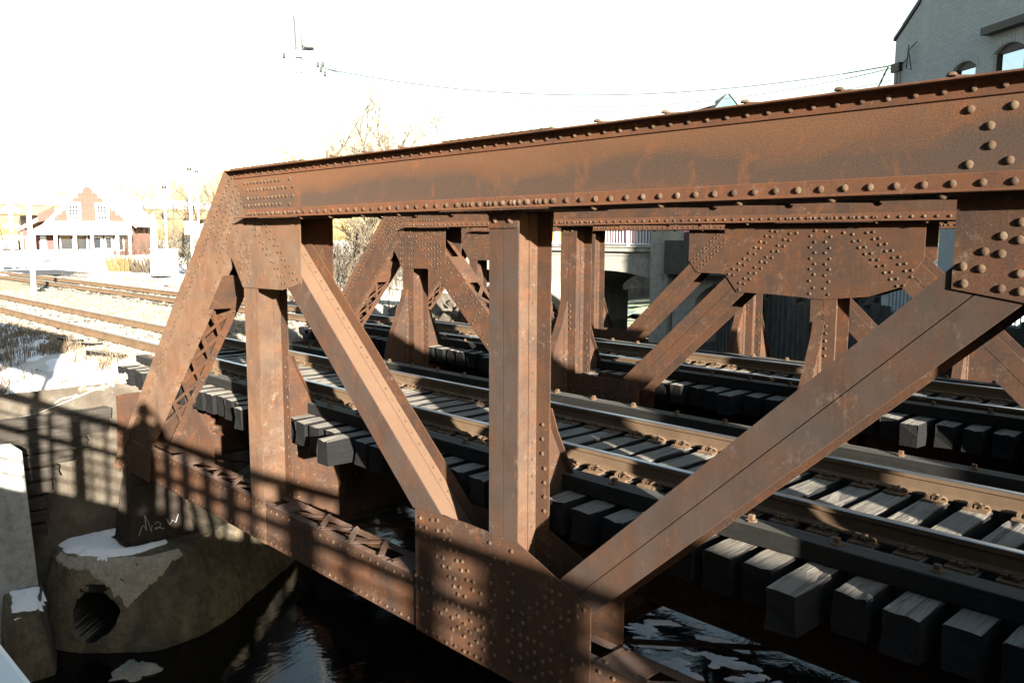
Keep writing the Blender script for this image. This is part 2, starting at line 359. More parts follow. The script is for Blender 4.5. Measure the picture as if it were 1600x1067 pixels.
R_L2 = [(8.04,-2.69),(8.22,-2.67),(8.31,-2.65),(8.03,-2.78),(8.13,-2.77),(8.31,-2.75),(8.4,-2.73),(8.12,-2.86),(8.21,-2.84),(8.4,-2.82),(8.49,-2.8),(8.22,-2.93),(8.3,-2.92),(8.49,-2.89),(8.58,-2.88),(8.29,-3.01),(8.39,-3.0),(8.59,-2.97),(8.67,-2.95),(8.39,-3.08),(8.48,-3.07),(8.66,-3.04),(8.75,-3.02),(8.48,-3.16),(8.56,-3.15),(8.74,-3.11),(8.83,-3.1),(8.55,-3.23),(8.64,-3.21),(8.82,-3.18),(8.93,-3.18),(8.61,-3.29),(8.71,-3.28),(8.92,-3.28),(9.06,-3.21),(9.05,-2.67),(9.33,-2.67),(9.11,-2.8),(9.27,-2.79),(9.06,-2.87),(9.34,-2.87),(9.12,-2.96),(9.28,-2.97),(9.06,-3.04),(9.34,-3.04),(9.11,-3.14),(9.28,-3.13),(9.12,-3.28),(9.34,-3.2),(9.28,-3.28),(9.06,-3.4),(9.34,-3.38),(9.11,-3.5),(9.06,-3.6),(9.28,-3.5),(9.34,-3.59),(9.11,-3.7),(9.29,-3.69),(7.96,-3.3),(8.05,-3.3),(8.14,-3.3),(8.22,-3.3),(7.96,-3.41),(8.05,-3.41),(8.14,-3.41),(8.24,-3.4),(8.34,-3.41),(8.43,-3.41),(8.52,-3.41),(8.61,-3.4),(8.7,-3.4),(8.79,-3.4),(8.89,-3.4),(8.97,-3.4),(7.97,-3.62),(8.06,-3.67),(8.15,-3.61),(8.23,-3.55),(8.35,-3.56),(8.43,-3.5),(8.52,-3.55),(8.61,-3.5),(8.7,-3.55),(8.79,-3.49),(8.53,-3.66),(8.62,-3.61),(8.7,-3.67),(8.78,-3.6),(8.88,-3.54),(8.96,-3.49),(8.79,-3.72),(8.88,-3.66),(8.96,-3.6),(8.97,-3.7),(8.03,-3.82),(8.12,-3.82),(8.22,-3.81),(8.32,-3.82),(8.43,-3.83),(8.56,-3.82),(8.69,-3.82),(8.77,-3.81),(8.86,-3.81),(8.95,-3.81),(9.05,-3.81),(9.81,-2.88),(9.9,-2.88),(9.73,-2.95),(9.81,-2.97),(9.64,-3.04),(9.73,-3.04),(9.55,-3.11),(9.64,-3.12),(9.46,-3.19),(9.55,-3.2),(9.47,-3.27),(10.09,-2.91),(10.17,-2.92),(10.0,-2.99),(10.09,-3.0),(9.91,-3.07),(10.0,-3.07),(9.82,-3.14),(9.91,-3.15),(9.73,-3.22),(9.82,-3.23),(9.68,-3.28),(9.44,-3.39),(9.53,-3.39),(9.61,-3.39),(9.7,-3.39),(9.81,-3.39),(9.93,-3.39),(10.04,-3.39),(10.16,-3.38),(9.44,-3.48),(9.61,-3.48),(9.44,-3.59),(9.53,-3.53),(9.71,-3.53),(9.8,-3.48),(9.61,-3.59),(9.53,-3.65),(9.44,-3.71),(9.71,-3.64),(9.81,-3.59),(9.92,-3.53),(10.04,-3.47),(9.62,-3.71),(9.91,-3.63)]
R_U1 = [(4.41,-0.06),(4.59,-0.06),(4.37,-0.15),(4.62,-0.14),(4.43,-0.22),(4.57,-0.22),(4.36,-0.28),(4.64,-0.28),(4.42,-0.35),(4.59,-0.35),(4.37,-0.42),(4.63,-0.43),(4.42,-0.52),(4.58,-0.53),(5.02,0.17),(5.1,0.16),(4.75,0.12),(4.84,0.12),(5.11,0.09),(5.2,0.1),(4.83,0.05),(4.92,0.05),(5.18,0.01),(5.28,0.01),(4.93,-0.03),(5.0,-0.04),(5.28,-0.07),(5.36,-0.07),(5.0,-0.11),(5.1,-0.11),(5.36,-0.15),(5.44,-0.15),(5.08,-0.18),(5.18,-0.17),(5.45,-0.23),(5.53,-0.23),(5.19,-0.26),(5.26,-0.27),(5.54,-0.31),(5.63,-0.3),(5.27,-0.34),(5.35,-0.34),(5.63,-0.38),(5.71,-0.38),(5.35,-0.43),(5.42,-0.42),(5.7,-0.46),(5.79,-0.45),(5.44,-0.51),(5.51,-0.5)]
R_U3b = [(13.01,0.14),(13.09,0.13),(12.93,0.07),(13.02,0.06),(12.85,-0.01),(12.93,-0.02),(12.77,-0.09),(12.85,-0.1),(12.68,-0.17),(12.77,-0.18),(12.6,-0.25),(12.68,-0.26),(12.52,-0.32),(12.61,-0.34),(12.43,-0.4),(12.52,-0.41),(12.36,-0.48),(12.44,-0.49),(13.29,0.1),(13.39,0.11),(13.21,0.02),(13.29,0.01),(13.12,-0.06),(13.21,-0.07),(13.04,-0.14),(13.12,-0.14),(12.95,-0.22),(13.04,-0.23),(12.87,-0.29),(12.95,-0.3),(12.78,-0.37),(12.88,-0.38),(12.7,-0.45),(12.79,-0.45),(12.62,-0.53),(12.71,-0.54),(12.54,-0.6),(12.62,-0.61),(12.54,-0.69),(13.65,0.14),(13.8,0.13),(13.59,0.07),(13.87,0.06),(13.65,-0.01),(13.8,-0.01),(13.59,-0.08),(13.86,-0.09),(13.66,-0.15),(13.8,-0.15),(13.6,-0.23),(13.87,-0.23),(13.66,-0.3),(13.81,-0.3),(13.6,-0.37),(13.87,-0.37),(13.66,-0.44),(13.81,-0.45),(13.6,-0.53),(13.87,-0.53),(13.66,-0.62),(13.81,-0.62),(13.61,-0.7),(13.87,-0.7),(14.04,0.11),(14.16,0.09),(14.34,0.11),(14.42,0.12),(14.17,-0.0),(14.25,0.01),(14.43,0.03),(14.5,0.04),(14.25,-0.08),(14.33,-0.07),(14.51,-0.04),(14.59,-0.03),(14.33,-0.16),(14.41,-0.15),(14.59,-0.12),(14.67,-0.11),(14.42,-0.23),(14.5,-0.23),(14.68,-0.2),(14.76,-0.19),(14.5,-0.31),(14.58,-0.3),(14.76,-0.28),(14.84,-0.27),(14.59,-0.39),(14.67,-0.38),(14.84,-0.36),(14.92,-0.35),(14.67,-0.47),(14.75,-0.46),(14.92,-0.43),(14.75,-0.55),(14.83,-0.54)]
R_U3a = [(13.04,0.1),(12.96,0.03),(13.04,0.01),(12.88,-0.05),(12.96,-0.06),(12.78,-0.13),(12.87,-0.14),(13.05,-0.16),(12.79,-0.22),(12.97,-0.24),(13.06,-0.25),(12.77,0.68),(12.97,0.68),(12.87,0.59),(12.88,0.49),(12.78,0.4),(12.97,0.41)]
# ------------------------------------------------------------------ bridge trusses
PAN = 4.6; ZU, ZL = .55, -3.6; CB, CT = .252, .840; BB, BT = -3.859, -3.337; DEP = .452
def wl(P, Q, t): return (P[0]+(Q[0]-P[0])*t, P[1]+(Q[1]-P[1])*t)

def truss(label, X0, Yf, main):
    root = thing("bridge_truss", label, "bridge truss", (X0, Yf, BB), "riveted steel trusses of the railway bridge")
    mat = RUST if main else RUST2
    rv = []                                                    # pos, normal, radius, part
    W = lambda x, y, z: (X0+x, Yf+y, z)
    class T(MB):
        def st(s, A, B, o0, o1, y0, y1): return s.strip((X0+A[0], A[1]), (X0+B[0], B[1]), o0, o1, Yf+y0, Yf+y1)
        def pz(s, pts, y0, y1): return s.xz([(X0+x, z) for x, z in pts], Yf+y0, Yf+y1)
    def row(part, A, B, y, pitch, r=.022, n=(0, -1, 0), skip=()):
        l = sqrt((B[0]-A[0])**2+(B[1]-A[1])**2); k = max(1, round(l/pitch))
        for i in range(k+1):
            p = wl(A, B, i/k)
            if any(a < p[0] < b for a, b in skip): continue
            rv.append((W(p[0], y, p[1]), n, r, part))
    M = lambda x: 27.6-x                                       # mirror about the middle
    def mirror(pts): return [(M(x), z) for x, z in pts][::-1]

    # --- top chord: two channels with outward flanges
    xa, xb, xc, xd = 4.25, M(4.25), M(4.602), 4.602
    t = T()
    body = [(xa, CT), (xd, CB), (xc, CB), (xb, CT)]
    t.pz(body, 0, .012)
    lo = (xd, CB, xc); 
    def chan(t, s):
        f = (lambda a, b: (a, b)) if s == 0 else (lambda a, b: (DEP-b, DEP-a))
        q = f(-.013, -.0005); t.pz([(4.54, CB+.105), (xd, CB), (xc, CB), (M(4.54), CB+.105)], *q)
        t.pz([(xa, CT), (4.31, CT-.1), (M(4.31), CT-.1), (xb, CT)], *q)
        q = f(-.135, -.0135); t.pz([(xd, CB), (xc, CB), (xc, CB+.013), (xd, CB+.013)], *q)
        q = f(-.098, -.0135); t.pz([(xa, CT), (xb, CT), (xb, CT-.013), (xa, CT-.013)], *q)
    top = obj("top_chord", t, CHORD if main else mat, root)
    t = T(); chan(t, 0); obj("flange_angle", t, ANGLE, top, bevel=.004)
    t = T(); t.pz(body, DEP-.012, DEP); chan(t, 1); obj("inner_channel", t, mat, top)
    dense = [(4.6, 5.9)] + [(PAN*i-.62, PAN*i+.62) for i in range(2, 5)]
    row(top, (4.72, CB+.052), (M(4.72), CB+.052), -.0135, .145)
    row(top, (4.36, CT-.055), (M(4.36), CT-.055), -.0135, .145, .019)
    for a, b in dense:
        row(top, (a+.07, CB+.052), (b, CB+.052), -.0135, .1)
    # lacing bars and batten plates over and under the chord
    zt, zb = CT+.0005, CB-.0105
    x = 6.35
    while x < 21.6:
        near = min(abs(x-PAN*i) for i in range(1, 6))
        if near > .75:
            for z in (zt, zb):
                ov_ = .065 if z == zt else .085
                b = MB(); b.bar(W(x-.26, -ov_, z+.005), W(x+.34, DEP+ov_, z+.005), .075, .011); obj("lacing_bar", b, mat, top)
                s = 1 if z == zt else -1
                for (xx, yy) in ((x-.26, -ov_), (x+.34, DEP+ov_)):
                    rv.append((W(xx, yy, z+(.0105 if s > 0 else -.0005)), (0, 0, s), .030, None))
        x += .6
    for i in range(1, 6):
        a, b = (4.4, 6.05) if i == 1 else ((M(6.05), M(4.4)) if i == 5 else (PAN*i-.66, PAN*i+.66))
        for z in (zt, zb):
            aa = a if z == zt or i in (2, 3, 4) else (a+.75 if i == 1 else a); bb = b if z == zt or i != 5 else b-.75
            p = MB(); p.box(X0+aa, X0+bb, Yf-(.096 if z == zt else .13), Yf+DEP+(.096 if z == zt else .13), z, z+.011); obj("batten_plate", p, mat, top)
            for k in range(int((bb-aa)/.11)):
                s = 1 if z == zt else -1
                rv.append((W(aa+.06+k*.11, -.045 if s > 0 else -.085, z+(.0112 if s > 0 else -.0002)), (0, 0, s), .02, None))
    # splice rivets near the ends and at the middle
    for k in range(12):
        for j, z in enumerate((.405, .49, .59, .675)):
            if k == 11 and j in (0, 3): continue
            rv.append((W(4.62+(.05 if j in (1, 2) else -.02)+k*.086, -.0005, z), (0, -1, 0), .02, top))
    for (xx, z) in ((5.7, .68), (5.77, .59), (5.76, .49), (5.68, .4)): rv.append((W(xx, -.0005, z), (0, -1, 0), .021, top))

    # --- end posts
    def endpost(f):
        g = (lambda p: p) if not f else (lambda p: [(M(x), z) for x, z in p][::-1])
        u1, u2 = (4.249, .846), (4.602, .259); l1, l2 = (-.50, -3.9), (.50, -3.72)
        t = T(); t.pz(g([u1, l1, l2, u2]), .0005, .012)
        ws = lambda a, b, o0, o1: [(a[0]+o0*.7071, a[1]-o0*.7071), (b[0]+o0*.7071, b[1]-o0*.7071), (b[0]+o1*.7071, b[1]-o1*.7071), (a[0]+o1*.7071, a[1]-o1*.7071)]
        e1 = [(4.249, .846), (-.50, -3.9), (-.43, -3.97), (4.30, .76)]
        t.pz(g([(4.249, .846), (-.5, -3.9), (-.415, -3.985), (4.31, .744)]), -.0125, 0)           # outer angle leg
        lo_ = [(4.602, .259), (.50, -3.72), (.42, -3.64), (4.545, .355)]
        t.pz(g(lo_), -.0125, 0)
        t.pz(g([(4.249, .846), (-.5, -3.9), (-.49, -3.912), (4.262, .836)]), -.10, -.013)          # outward top flange
        t.pz(g([(4.602, .259), (.50, -3.72), (.49, -3.71), (4.592, .269)]), .013, .10)             # inward lower flange
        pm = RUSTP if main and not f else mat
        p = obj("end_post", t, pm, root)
        t = T(); t.pz(g([u1, l1, l2, u2]), DEP-.012, DEP); t.pz(g(lo_), DEP, DEP+.0125); t.pz(g([(4.249, .846), (-.5, -3.9), (-.415, -3.985), (4.31, .744)]), DEP, DEP+.0125)
        t.pz(g([(4.602, .259), (.50, -3.72), (.49, -3.71), (4.592, .269)]), DEP-.10, DEP-.013)
        obj("inner_channel", t, mat, p)
        # cover plate on the outside face
        t = T(); t.pz(g([(4.262, .8365), (-.5, -3.9), (-.49, -3.91), (4.27, .828)]), .0135, DEP-.0135); obj("cover_plate", t, mat, p)
        mx = (lambda q: (M(q[0]), q[1])) if f else (lambda q: q)
        row(p, mx((4.20, .73)), mx((-.3, -3.77)), -.013, .105, .019); 
        row(p, mx((4.285, .76)), mx((-.25, -3.79)), -.013, .105, .019) if main else row(p, mx((4.27, .73)), mx((-.25, -3.79)), -.013, .105, .019)
        row(p, mx((4.53, .24)), mx((.56, -3.59)), -.013, .19, .019)
        for r_ in range(4):                                    # dense splice at the top
            for k in range(13):
                q = (4.36+r_*.065-k*.062, .66-r_*.105-k*.062)
                if q[0] > 3.70+r_*.02: rv.append((W(*((mx(q)[0], -.0005, q[1]))), (0, -1, 0), .019, p))
        # lacing on the lower face: X bars between the inward flanges
        d = (Vector((.50-4.602, 0, -3.72-.259))); L_ = d.length; d.normalize(); nrm = Vector((d.z, 0, -d.x)) * -1
        P = lambda s, y: Vector((X0, Yf, 0)) + Vector((mx((4.602+d.x*s, 0))[0], y, .259+d.z*s))
        nn = Vector((.70, 0, -.714)) if not f else Vector((-.70, 0, -.714))
        pl = MB(); a, b = 1.05, 1.72
        q = [P(a, .02), P(b, .02), P(b, DEP-.02), P(a, DEP-.02)]; pl.poly([v+nn*.001 for v in q], nn*.011); obj("batten_plate", pl, mat, p)
        s = 1.78; k = 0
        while s + .53 < L_-.95:
            for (ya, yb, o) in ((.10, DEP-.10, .001), (DEP-.10, .10, .014)):
                b = MB(); b.bar(P(s, ya)+nn*(o+.006), P(s+.53, yb)+nn*(o+.006), .055, .011, nn); obj("lacing_bar", b, mat, p)
            rv.append((tuple(P(s, .055)+nn*.026), nn, .02, None)); rv.append((tuple(P(s, DEP-.055)+nn*.026), nn, .02, None))
            s += .53; k += 1
        # foot gussets
        fp = g([(-.46, -3.86), (-.40, -3.2), (.42, -2.84), (.95, -2.90), (1.12, -3.32), (1.0, -3.86)])
        t = T(); t.pz(fp, -.026, -.0135); gp = obj("gusset_plate", t, mat, root)
        bp = g([(-.46, -3.86), (-.40, -3.2), (.5, -2.8), (1.75, -2.62), (2.35, -3.0), (2.35, -3.86)])
        t = T(); t.pz(bp, DEP-.0, DEP+.012); obj("gusset_plate", t, mat, root)
        for k in range(13):
            for j in range(7):
                q = (-.3+k*.145+(.07 if j % 2 else 0), -3.80+j*.125)
                if -3.8 <= q[1] < -2.9-max(0, (.42-q[0]))*.5-max(0, q[0]-.85)*1.5 and q[0] < .98: rv.append((W(mx(q)[0], -.0265, q[1]), (0, -1, 0), .019, gp))
        t = T(); t.pz(g([(-.62, -3.9), (-.62, -2.70), (-.22, -2.60), (-.22, -3.9)]), .06, DEP-.06); obj("end_diaphragm", t, mat, root)
        return p
    endpost(0); endpost(1)

    # --- bottom chord: two plain channels laced on top
    t = T()
    def bch(t, y0, s):
        t.pz([(.2, BT), (.2, BB), (M(.2), BB), (M(.2), BT)], y0, y0+.012)
        a, b = (y0+.0125, y0+.10) if s > 0 else (y0-.088, y0-.0005)
        t.pz([(.2, BB), (M(.2), BB), (M(.2), BB+.012), (.2, BB+.012)], a, b)
        fl_ = T(); fl_.pz([(.2, BT-.012), (M(.2), BT-.012), (M(.2), BT), (.2, BT)], a, b); return fl_
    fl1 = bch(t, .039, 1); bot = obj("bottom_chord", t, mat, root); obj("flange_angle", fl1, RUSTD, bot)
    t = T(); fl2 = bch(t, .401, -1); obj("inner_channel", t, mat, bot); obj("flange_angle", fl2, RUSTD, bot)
    gap = [(-1, 1.12), (4.42, 4.78), (7.9, 10.3), (M(10.3), M(7.9)), (M(4.78), M(4.42)), (M(1.62), 40)]
    row(bot, (1.15, BT-.055), (26.45, BT-.055), .0385, .145, .019, skip=gap); row(bot, (1.15, BB+.05), (26.45, BB+.05), .0385, .125, .019, skip=gap)
    for a, b in ((2.55, 4.2), (5.45, 7.5), (10.75, 13.0)):
        for A, B in ((a, b), (M(b), M(a))):
            x = A; k = 0
            while x + .3 <= B:
                y0, y1 = (.085, .37) if k % 2 == 0 else (.37, .085)
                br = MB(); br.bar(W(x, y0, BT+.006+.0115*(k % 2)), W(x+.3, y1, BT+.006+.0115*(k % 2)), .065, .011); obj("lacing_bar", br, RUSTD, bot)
                rv.append((W(x, y0, BT+.023), (0, 0, 1), .02, None)); x += .3; k += 1
    for a, b in ((1.62, 2.3), (4.95, 5.3), (7.4, 7.9), (10.26, 10.7), (13.2, 14.4)):
        for A, B in ((a, b), (M(b), M(a))):
            if A == M(14.4): continue
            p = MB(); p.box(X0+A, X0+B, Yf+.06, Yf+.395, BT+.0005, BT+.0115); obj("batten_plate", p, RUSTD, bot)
            for xx in (A+.08, B-.08):
                for yy in (.085, .37): rv.append((W(xx, yy, BT+.012), (0, 0, 1), .02, None))

    # --- H members: front flange of two angles with a seam, web, back flange
    def hmem(name, A, B, w, webriv=True, fm=None, wm=None):
        f0, f1, b0, b1 = .026, .038, .414, .426
        t = T(); t.st(A, B, -w/2, -.004, f0, f1); t.st(A, B, .004, w/2, f0, f1); p = obj(name, t, fm or mat, root)
        t = T(); t.st(A, B, -.006, .006, f0+.006, b1-.006)
        for s in (-1, 1):
            for (ya, yb) in ((f1+.0005, f1+.095), (b0-.095, b0-.0005)):
                t.st(A, B, *( (.0065, .0185) if s > 0 else (-.0185, -.0065)), ya, yb)
        obj("web_plate", t, wm or mat, p)
        t = T(); t.st(A, B, -w/2, -.004, b0, b1); t.st(A, B, .004, w/2, b0, b1); obj("back_flange", t, mat, p)
        dx, dz = B[0]-A[0], B[1]-A[1]; l = sqrt(dx*dx+dz*dz); nx, nz = -dz/l, dx/l
        if webriv:
            k = int(l/.15)
            for i in range(1, k):
                q = wl(A, B, i/k)
                for s in (-1, 1):
                    rv.append((W(q[0]+nx*.0187*s, b0-.05, q[1]+nz*.0187*s), (nx*s, 0, nz*s), .017, None))
        return p
    posts = {}
    for i in range(1, 6):
        x = PAN*i; z0 = BB+.002 if i % 2 else BB+.06
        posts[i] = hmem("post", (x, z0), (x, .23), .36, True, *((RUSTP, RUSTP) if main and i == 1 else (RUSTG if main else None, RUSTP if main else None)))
        # back flange rivets facing the front, lower half
        for z in [(-1.62-.13*k) for k in range(14)]:
            rv.append((W(x+.10+(.03 if -1.9 > z else 0), .4138, z), (0, -1, 0), .02, None))
    for i in (2, 4):                                           # post heads that lap up behind the chord
        x = PAN*i; t = T(); t.pz([(x-.17, .10), (x+.17, .10), (x+.235, .257), (x+.235, .7), (x-.235, .7), (x-.235, .257), (x-.17, .2)], .0125, .0245); gp = obj("gusset_plate", t, mat, root)
        t = T(); t.pz([(x-.17, -.02), (x+.17, -.02), (x+.19, .256), (x-.19, .256)], .4275, .4395); obj("gusset_plate", t, mat, root)
        for dx in (-.09, .09): rv.append((W(x+dx, .012, .165), (0, -1, 0), .025, gp))
    for x in (PAN, M(PAN)):                                    # hanger foot rivets over the chord
        for k in range(6):
            for dx in (-.13, -.06, .06, .13): rv.append((W(x+dx, .0255, -3.80+k*.098), (0, -1, 0), .02, posts[1 if x == PAN else 5]))
    D1 = ((5.0, .105), (8.95, -3.33)); D2 = ((9.55, -3.315), (13.3, .147))
    mm = lambda D: ((M(D[0][0]), D[0][1]), (M(D[1][0]), D[1][1]))
    if main:
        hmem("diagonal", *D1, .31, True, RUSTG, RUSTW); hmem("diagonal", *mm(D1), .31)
    else:                                                      # heavy boxed diagonal
        for D in (D1, mm(D1)):
            t = T(); t.st(*D, -.27, .27, .0255, .038); p = obj("diagonal", t, mat, root)
            t = T(); t.st(*D, -.27, .27, .414, .426); obj("back_flange", t, mat, p)
            s = 1 if D == D1 else -1
            t = T(); t.st(*D, .27*s-.012, .27*s, .0385, .12); t.st(*D, .27*s-.012, .27*s, .33, .4135); obj("web_plate", t, mat, p)
            l = 5.23; dv = Vector((D[1][0]-D[0][0], 0, D[1][1]-D[0][1])).normalized(); nv = Vector((-dv.z, 0, dv.x))*s
            if nv.z < 0: nv = -nv
            Q = lambda q, y: Vector(W(D[0][0], y, D[0][1])) + dv*q + nv*.276
            pl = MB(); pl.poly([Q(1.0, .03), Q(1.75, .03), Q(1.75, .42), Q(1.0, .42)], nv*.011); obj("batten_plate", pl, mat, p)
            q = 1.85; k = 0
            while q < l-1:
                y0, y1 = (.08, .38) if k % 2 else (.38, .08)
                b = MB(); b.bar(Q(q, y0)+nv*(.005+.012*(k % 2)), Q(q+.32, y1)+nv*(.005+.012*(k % 2)), .075, .011, nv); obj("lacing_bar", b, mat, p); q += .32; k += 1
            for k in range(24):
                a = wl(*D, .10+k*.036)
                for o in (-.2, -.11, .11, .2):
                    if abs(o) < .15 and k % 2: continue
                    rv.append((W(a[0]-dv.z*o, .025, a[1]+dv.x*o), (0, -1, 0), .02, None))
    hmem("diagonal", *D2, .37, True, RUSTG if main else None); hmem("diagonal", *mm(D2), .37)

    # --- gusset plates (front and back)
    def gus(pts, pts_b=None, part="gusset_plate", gm=None):
        t = T(); t.pz(pts, .0125, .0245); p = obj(part, t, gm or mat, root)
        t = T(); t.pz(pts_b or pts, .4275, .4395); obj(part, t, mat, root); return p
    U1 = [(4.18, -.30), (4.42, -.60), (5.43, -.59), (5.86, -.50), (5.87, .257), (5.87, .70), (4.45, .70), (4.0, .18), (3.86, .02)]
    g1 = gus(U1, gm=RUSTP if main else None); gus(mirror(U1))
    if main:
        U3 = [(12.73, -.25), (13.07, -.305), (13.8, -.43), (M(13.07), -.305), (M(12.73), -.25), (M(12.73), .70), (12.73, .70)]
        L2 = [(7.95, BB-.004), (10.23, BB-.004), (10.23, -2.89), (9.40, -2.58), (8.65, -2.575), (7.95, -2.615)]
    else:
        U3 = [(12.27, -.45), (12.5, -.73), (13.05, -.735), (13.8, -.77), (14.4, -.70), (14.83, -.55), (15.05, -.2), (15.05, .7), (12.27, .7)]
        L2 = [(8.1, BB-.004), (10.78, BB-.004), (10.78, -2.33), (10.5, -2.28), (8.1, -2.28)]
    g3 = gus(U3); g2 = gus(L2); gus(mirror(L2))
    L4 = [(4.6*.5, 0)]
    if main:
        for x, z in R_U1: rv.append((W(x, .012, z), (0, -1, 0), .0175, g1))
        for x, z in R_U3a:
            if z < .3: rv.append((W(x, .012, z), (0, -1, 0), .0235, g3))
            else: rv.append((W(x, -.0005, z), (0, -1, 0), .0235, top))
            if z < .3 and x < 13.7: rv.append((W(M(x), .012, z), (0, -1, 0), .0235, g3))
        for x, z in R_L2: rv.append((W(x, .012, z), (0, -1, 0), .0205, g2)); rv.append((W(M(x), .012, z), (0, -1, 0), .0205, None))
    else:
        for x, z in R_U3b: rv.append((W(x, .012, z), (0, -1, 0), .021, None))
        for k in range(9):
            for j in range(7):
                q = (4.72+k*.10+j*.10, .16+.0*j-k*.098+j*.018)
                if q[1] > -.53 and q[0] < 5.8 and q[1] < .2: rv.append((W(q[0], .012, q[1]), (0, -1, 0), .02, None))
        for k in range(6):
            for xx in (4.35, 4.43, 4.66, 4.75): rv.append((W(xx, .012, -.52+k*.115), (0, -1, 0), .02, None))
        for k in range(60): rv.append((W(8.3+random.random()*2.35, .012, -2.45-random.random()*.5), (0, -1, 0), .02, None))

    # --- knee brackets down to the floor beams
    for i in range(1, 6):
        x = PAN*i
        sides = [1] if main else [1, -1]
        for s in sides:
            yy = (lambda y: .426+y) if s > 0 else (lambda y: .026-y)
            prof = [(0, -1.5), (.12, -1.5), (.20, -1.72), (.64, -2.6), (.80, -3.40), (.80, BB), (0, BB)]
            if s < 0: prof = [(0, -1.05), (.10, -1.05), (.16, -1.3), (.50, -2.1), (.72, -3.0), (.8, BB), (0, BB)]
            t = MB(); t.yz([(Yf+yy(a), z) for a, z in prof], X0+x-.006, X0+x+.006); kb = obj("knee_bracket", t, mat, root)
            fl = MB()
            for (a, z), (b, z2) in zip(prof[1:5], prof[2:5]):
                A, B = Vector((X0+x, Yf+yy(a), z)), Vector((X0+x, Yf+yy(b), z2)); d = (B-A).normalized(); o = Vector((0, -d.z, d.y))*s
                if o.y*s < 0: o = -o
                fl.poly([A+Vector((-.08, 0, 0))+o*.0005, A+Vector((.08, 0, 0))+o*.0005, B+Vector((.08, 0, 0))+o*.0005, B+Vector((-.08, 0, 0))+o*.0005], o*.012)
            obj("bracket_flange", fl, mat, kb)
            al = MB(); al.box(X0+x+.0065, X0+x+.0185, *sorted((Yf+yy(.013), Yf+yy(.10))), BB, -1.52); obj("connection_angle", al, mat, kb)
            for k in range(15): rv.append((W(x+.0187, yy(.055), -1.62-k*.145), (1, 0, 0), .019, None))
            for k in range(6):
                rv.append((W(x+.0062, yy(.30+.03*k), -2.5-k*.16), (1, 0, 0), .019, None)); rv.append((W(x+.0062, yy(.18), -2.4-k*.2), (1, 0, 0), .019, None))
            if s < 0:
                for k in range(5): rv.append((W(x+.055, .0255, -1.12-k*.1), (0, -1, 0), .022, None))
    # --- rivets: the largest in view one by one, the rest as one part
    def size(p):
        v = Vector(p)-CAM; d = v.dot(fw)
        if d < .3: return 0
        px, py = 800+FPX*v.dot(rr)/d, 533.5-FPX*v.dot(uu)/d
        return 1/d if -20 < px < 1620 and -20 < py < 1090 else 0
    rest = MB(); n = 0
    if main:
        cand = sorted((r for r in rv if r[3] is not None and r[1] == (0, -1, 0)), key=lambda r: -size(r[0])*r[2])
        single = set(id(r) for r in cand[:296] if size(r[0]) > 0)
        meshes = {}
        for r in rv:
            if id(r) in single:
                k = r[2]
                if k not in meshes: meshes[k] = MB().dome((0, 0, 0), (0, -1, 0), k, 10).mesh("rivet", RIVET, smooth=True)
                inst("rivet", meshes[k], r[3], r[0])
    for r in rv:
        if main and id(r) in single: continue
        rest.dome(r[0], r[1], r[2], 8 if size(r[0]) > .1 else 6)
    obj("rivets", rest, RIVET, root, True, kind='stuff')
    return root

truss("nearest rusty truss whose heavy top chord spans the picture", 0.0, 0.0, True)
truss("middle rusty truss standing between the two tracks", -4.6, 5.84, False)
truss("farthest rusty truss, seen only through gaps beyond the second track", -9.2, 11.68, False)

# ------------------------------------------------------------------ floor beams and stringers
def bridge_floor(label, X0, Ya, Yb, ys, n):
    root = thing("bridge_floor", label, "bridge floor", (X0, Ya, BB), "steel floors under the tracks")
    for i in range(0, n):
        x = X0+PAN*i; b = MB()
        b.box(x-.008, x+.008, Ya, Yb, BB+.012, -2.95)
        for z in (BB, -2.95-.012): b.box(x-.14, x+.14, Ya, Yb, z, z+.012)
        fb = obj("floor_beam", b, RUST2, root)
        r = MB()
        for k in range(int((Yb-Ya)/.3)):
            for z in (BB+.07, -3.03): r.dome((x+.0085, Ya+.15+k*.3, z), (1, 0, 0), .02, 6)
        for y in ys:
            c = MB(); c.box(x+.009, x+.10, y+.008, y+.02, -3.55, -2.75); c.box(x+.009, x+.021, y+.0205, y+.11, -3.55, -2.97); c.box(x+.009, x+.021, y-.11, y-.0085, -3.55, -2.97)
            obj("connection_angle", c, RUST2, fb)
            for k in range(5):
                for dy in (-.06, .07): r.dome((x+.0215, y+dy, -3.47+k*.11), (1, 0, 0), .022, 6)
                r.dome((x+.06, y-.0085, -3.47+k*.11), (0, -1, 0), .02, 6)
        obj("beam_rivets", r, RIVET, fb, kind='stuff')
        if i < n-1:
            for y in ys:
                s = MB(); s.box(x+.14, x+PAN-.14, y-.007, y+.007, -3.40, -2.62)
                for z in (-3.40, -2.63): s.box(x+.14, x+PAN-.14, y-.14, y+.14, z-(.012 if z < -3 else 0), z+(0 if z < -3 else .012))
                obj("stringer", s, RUST2, root)
            for (p, q) in (((x+.1, Ya), (x+PAN-.1, Yb)), ((x+.1, Yb), (x+PAN-.1, Ya))):
                s = MB(); s.bar((p[0], p[1], BB-.03-(.02 if p[1] == Ya else 0)), (q[0], q[1], BB-.03-(.02 if p[1] == Ya else 0)), .10, .012); obj("lateral_brace", s, RUST2, root)
bridge_floor("rusty steel floor beams and stringers under the near track", 0.0, 1.24, 5.04, (1.56, 3.06), 7)
bridge_floor("rusty steel floor beams and stringers under the far track", -4.6, 7.08, 10.88, (7.1, 8.6), 7)

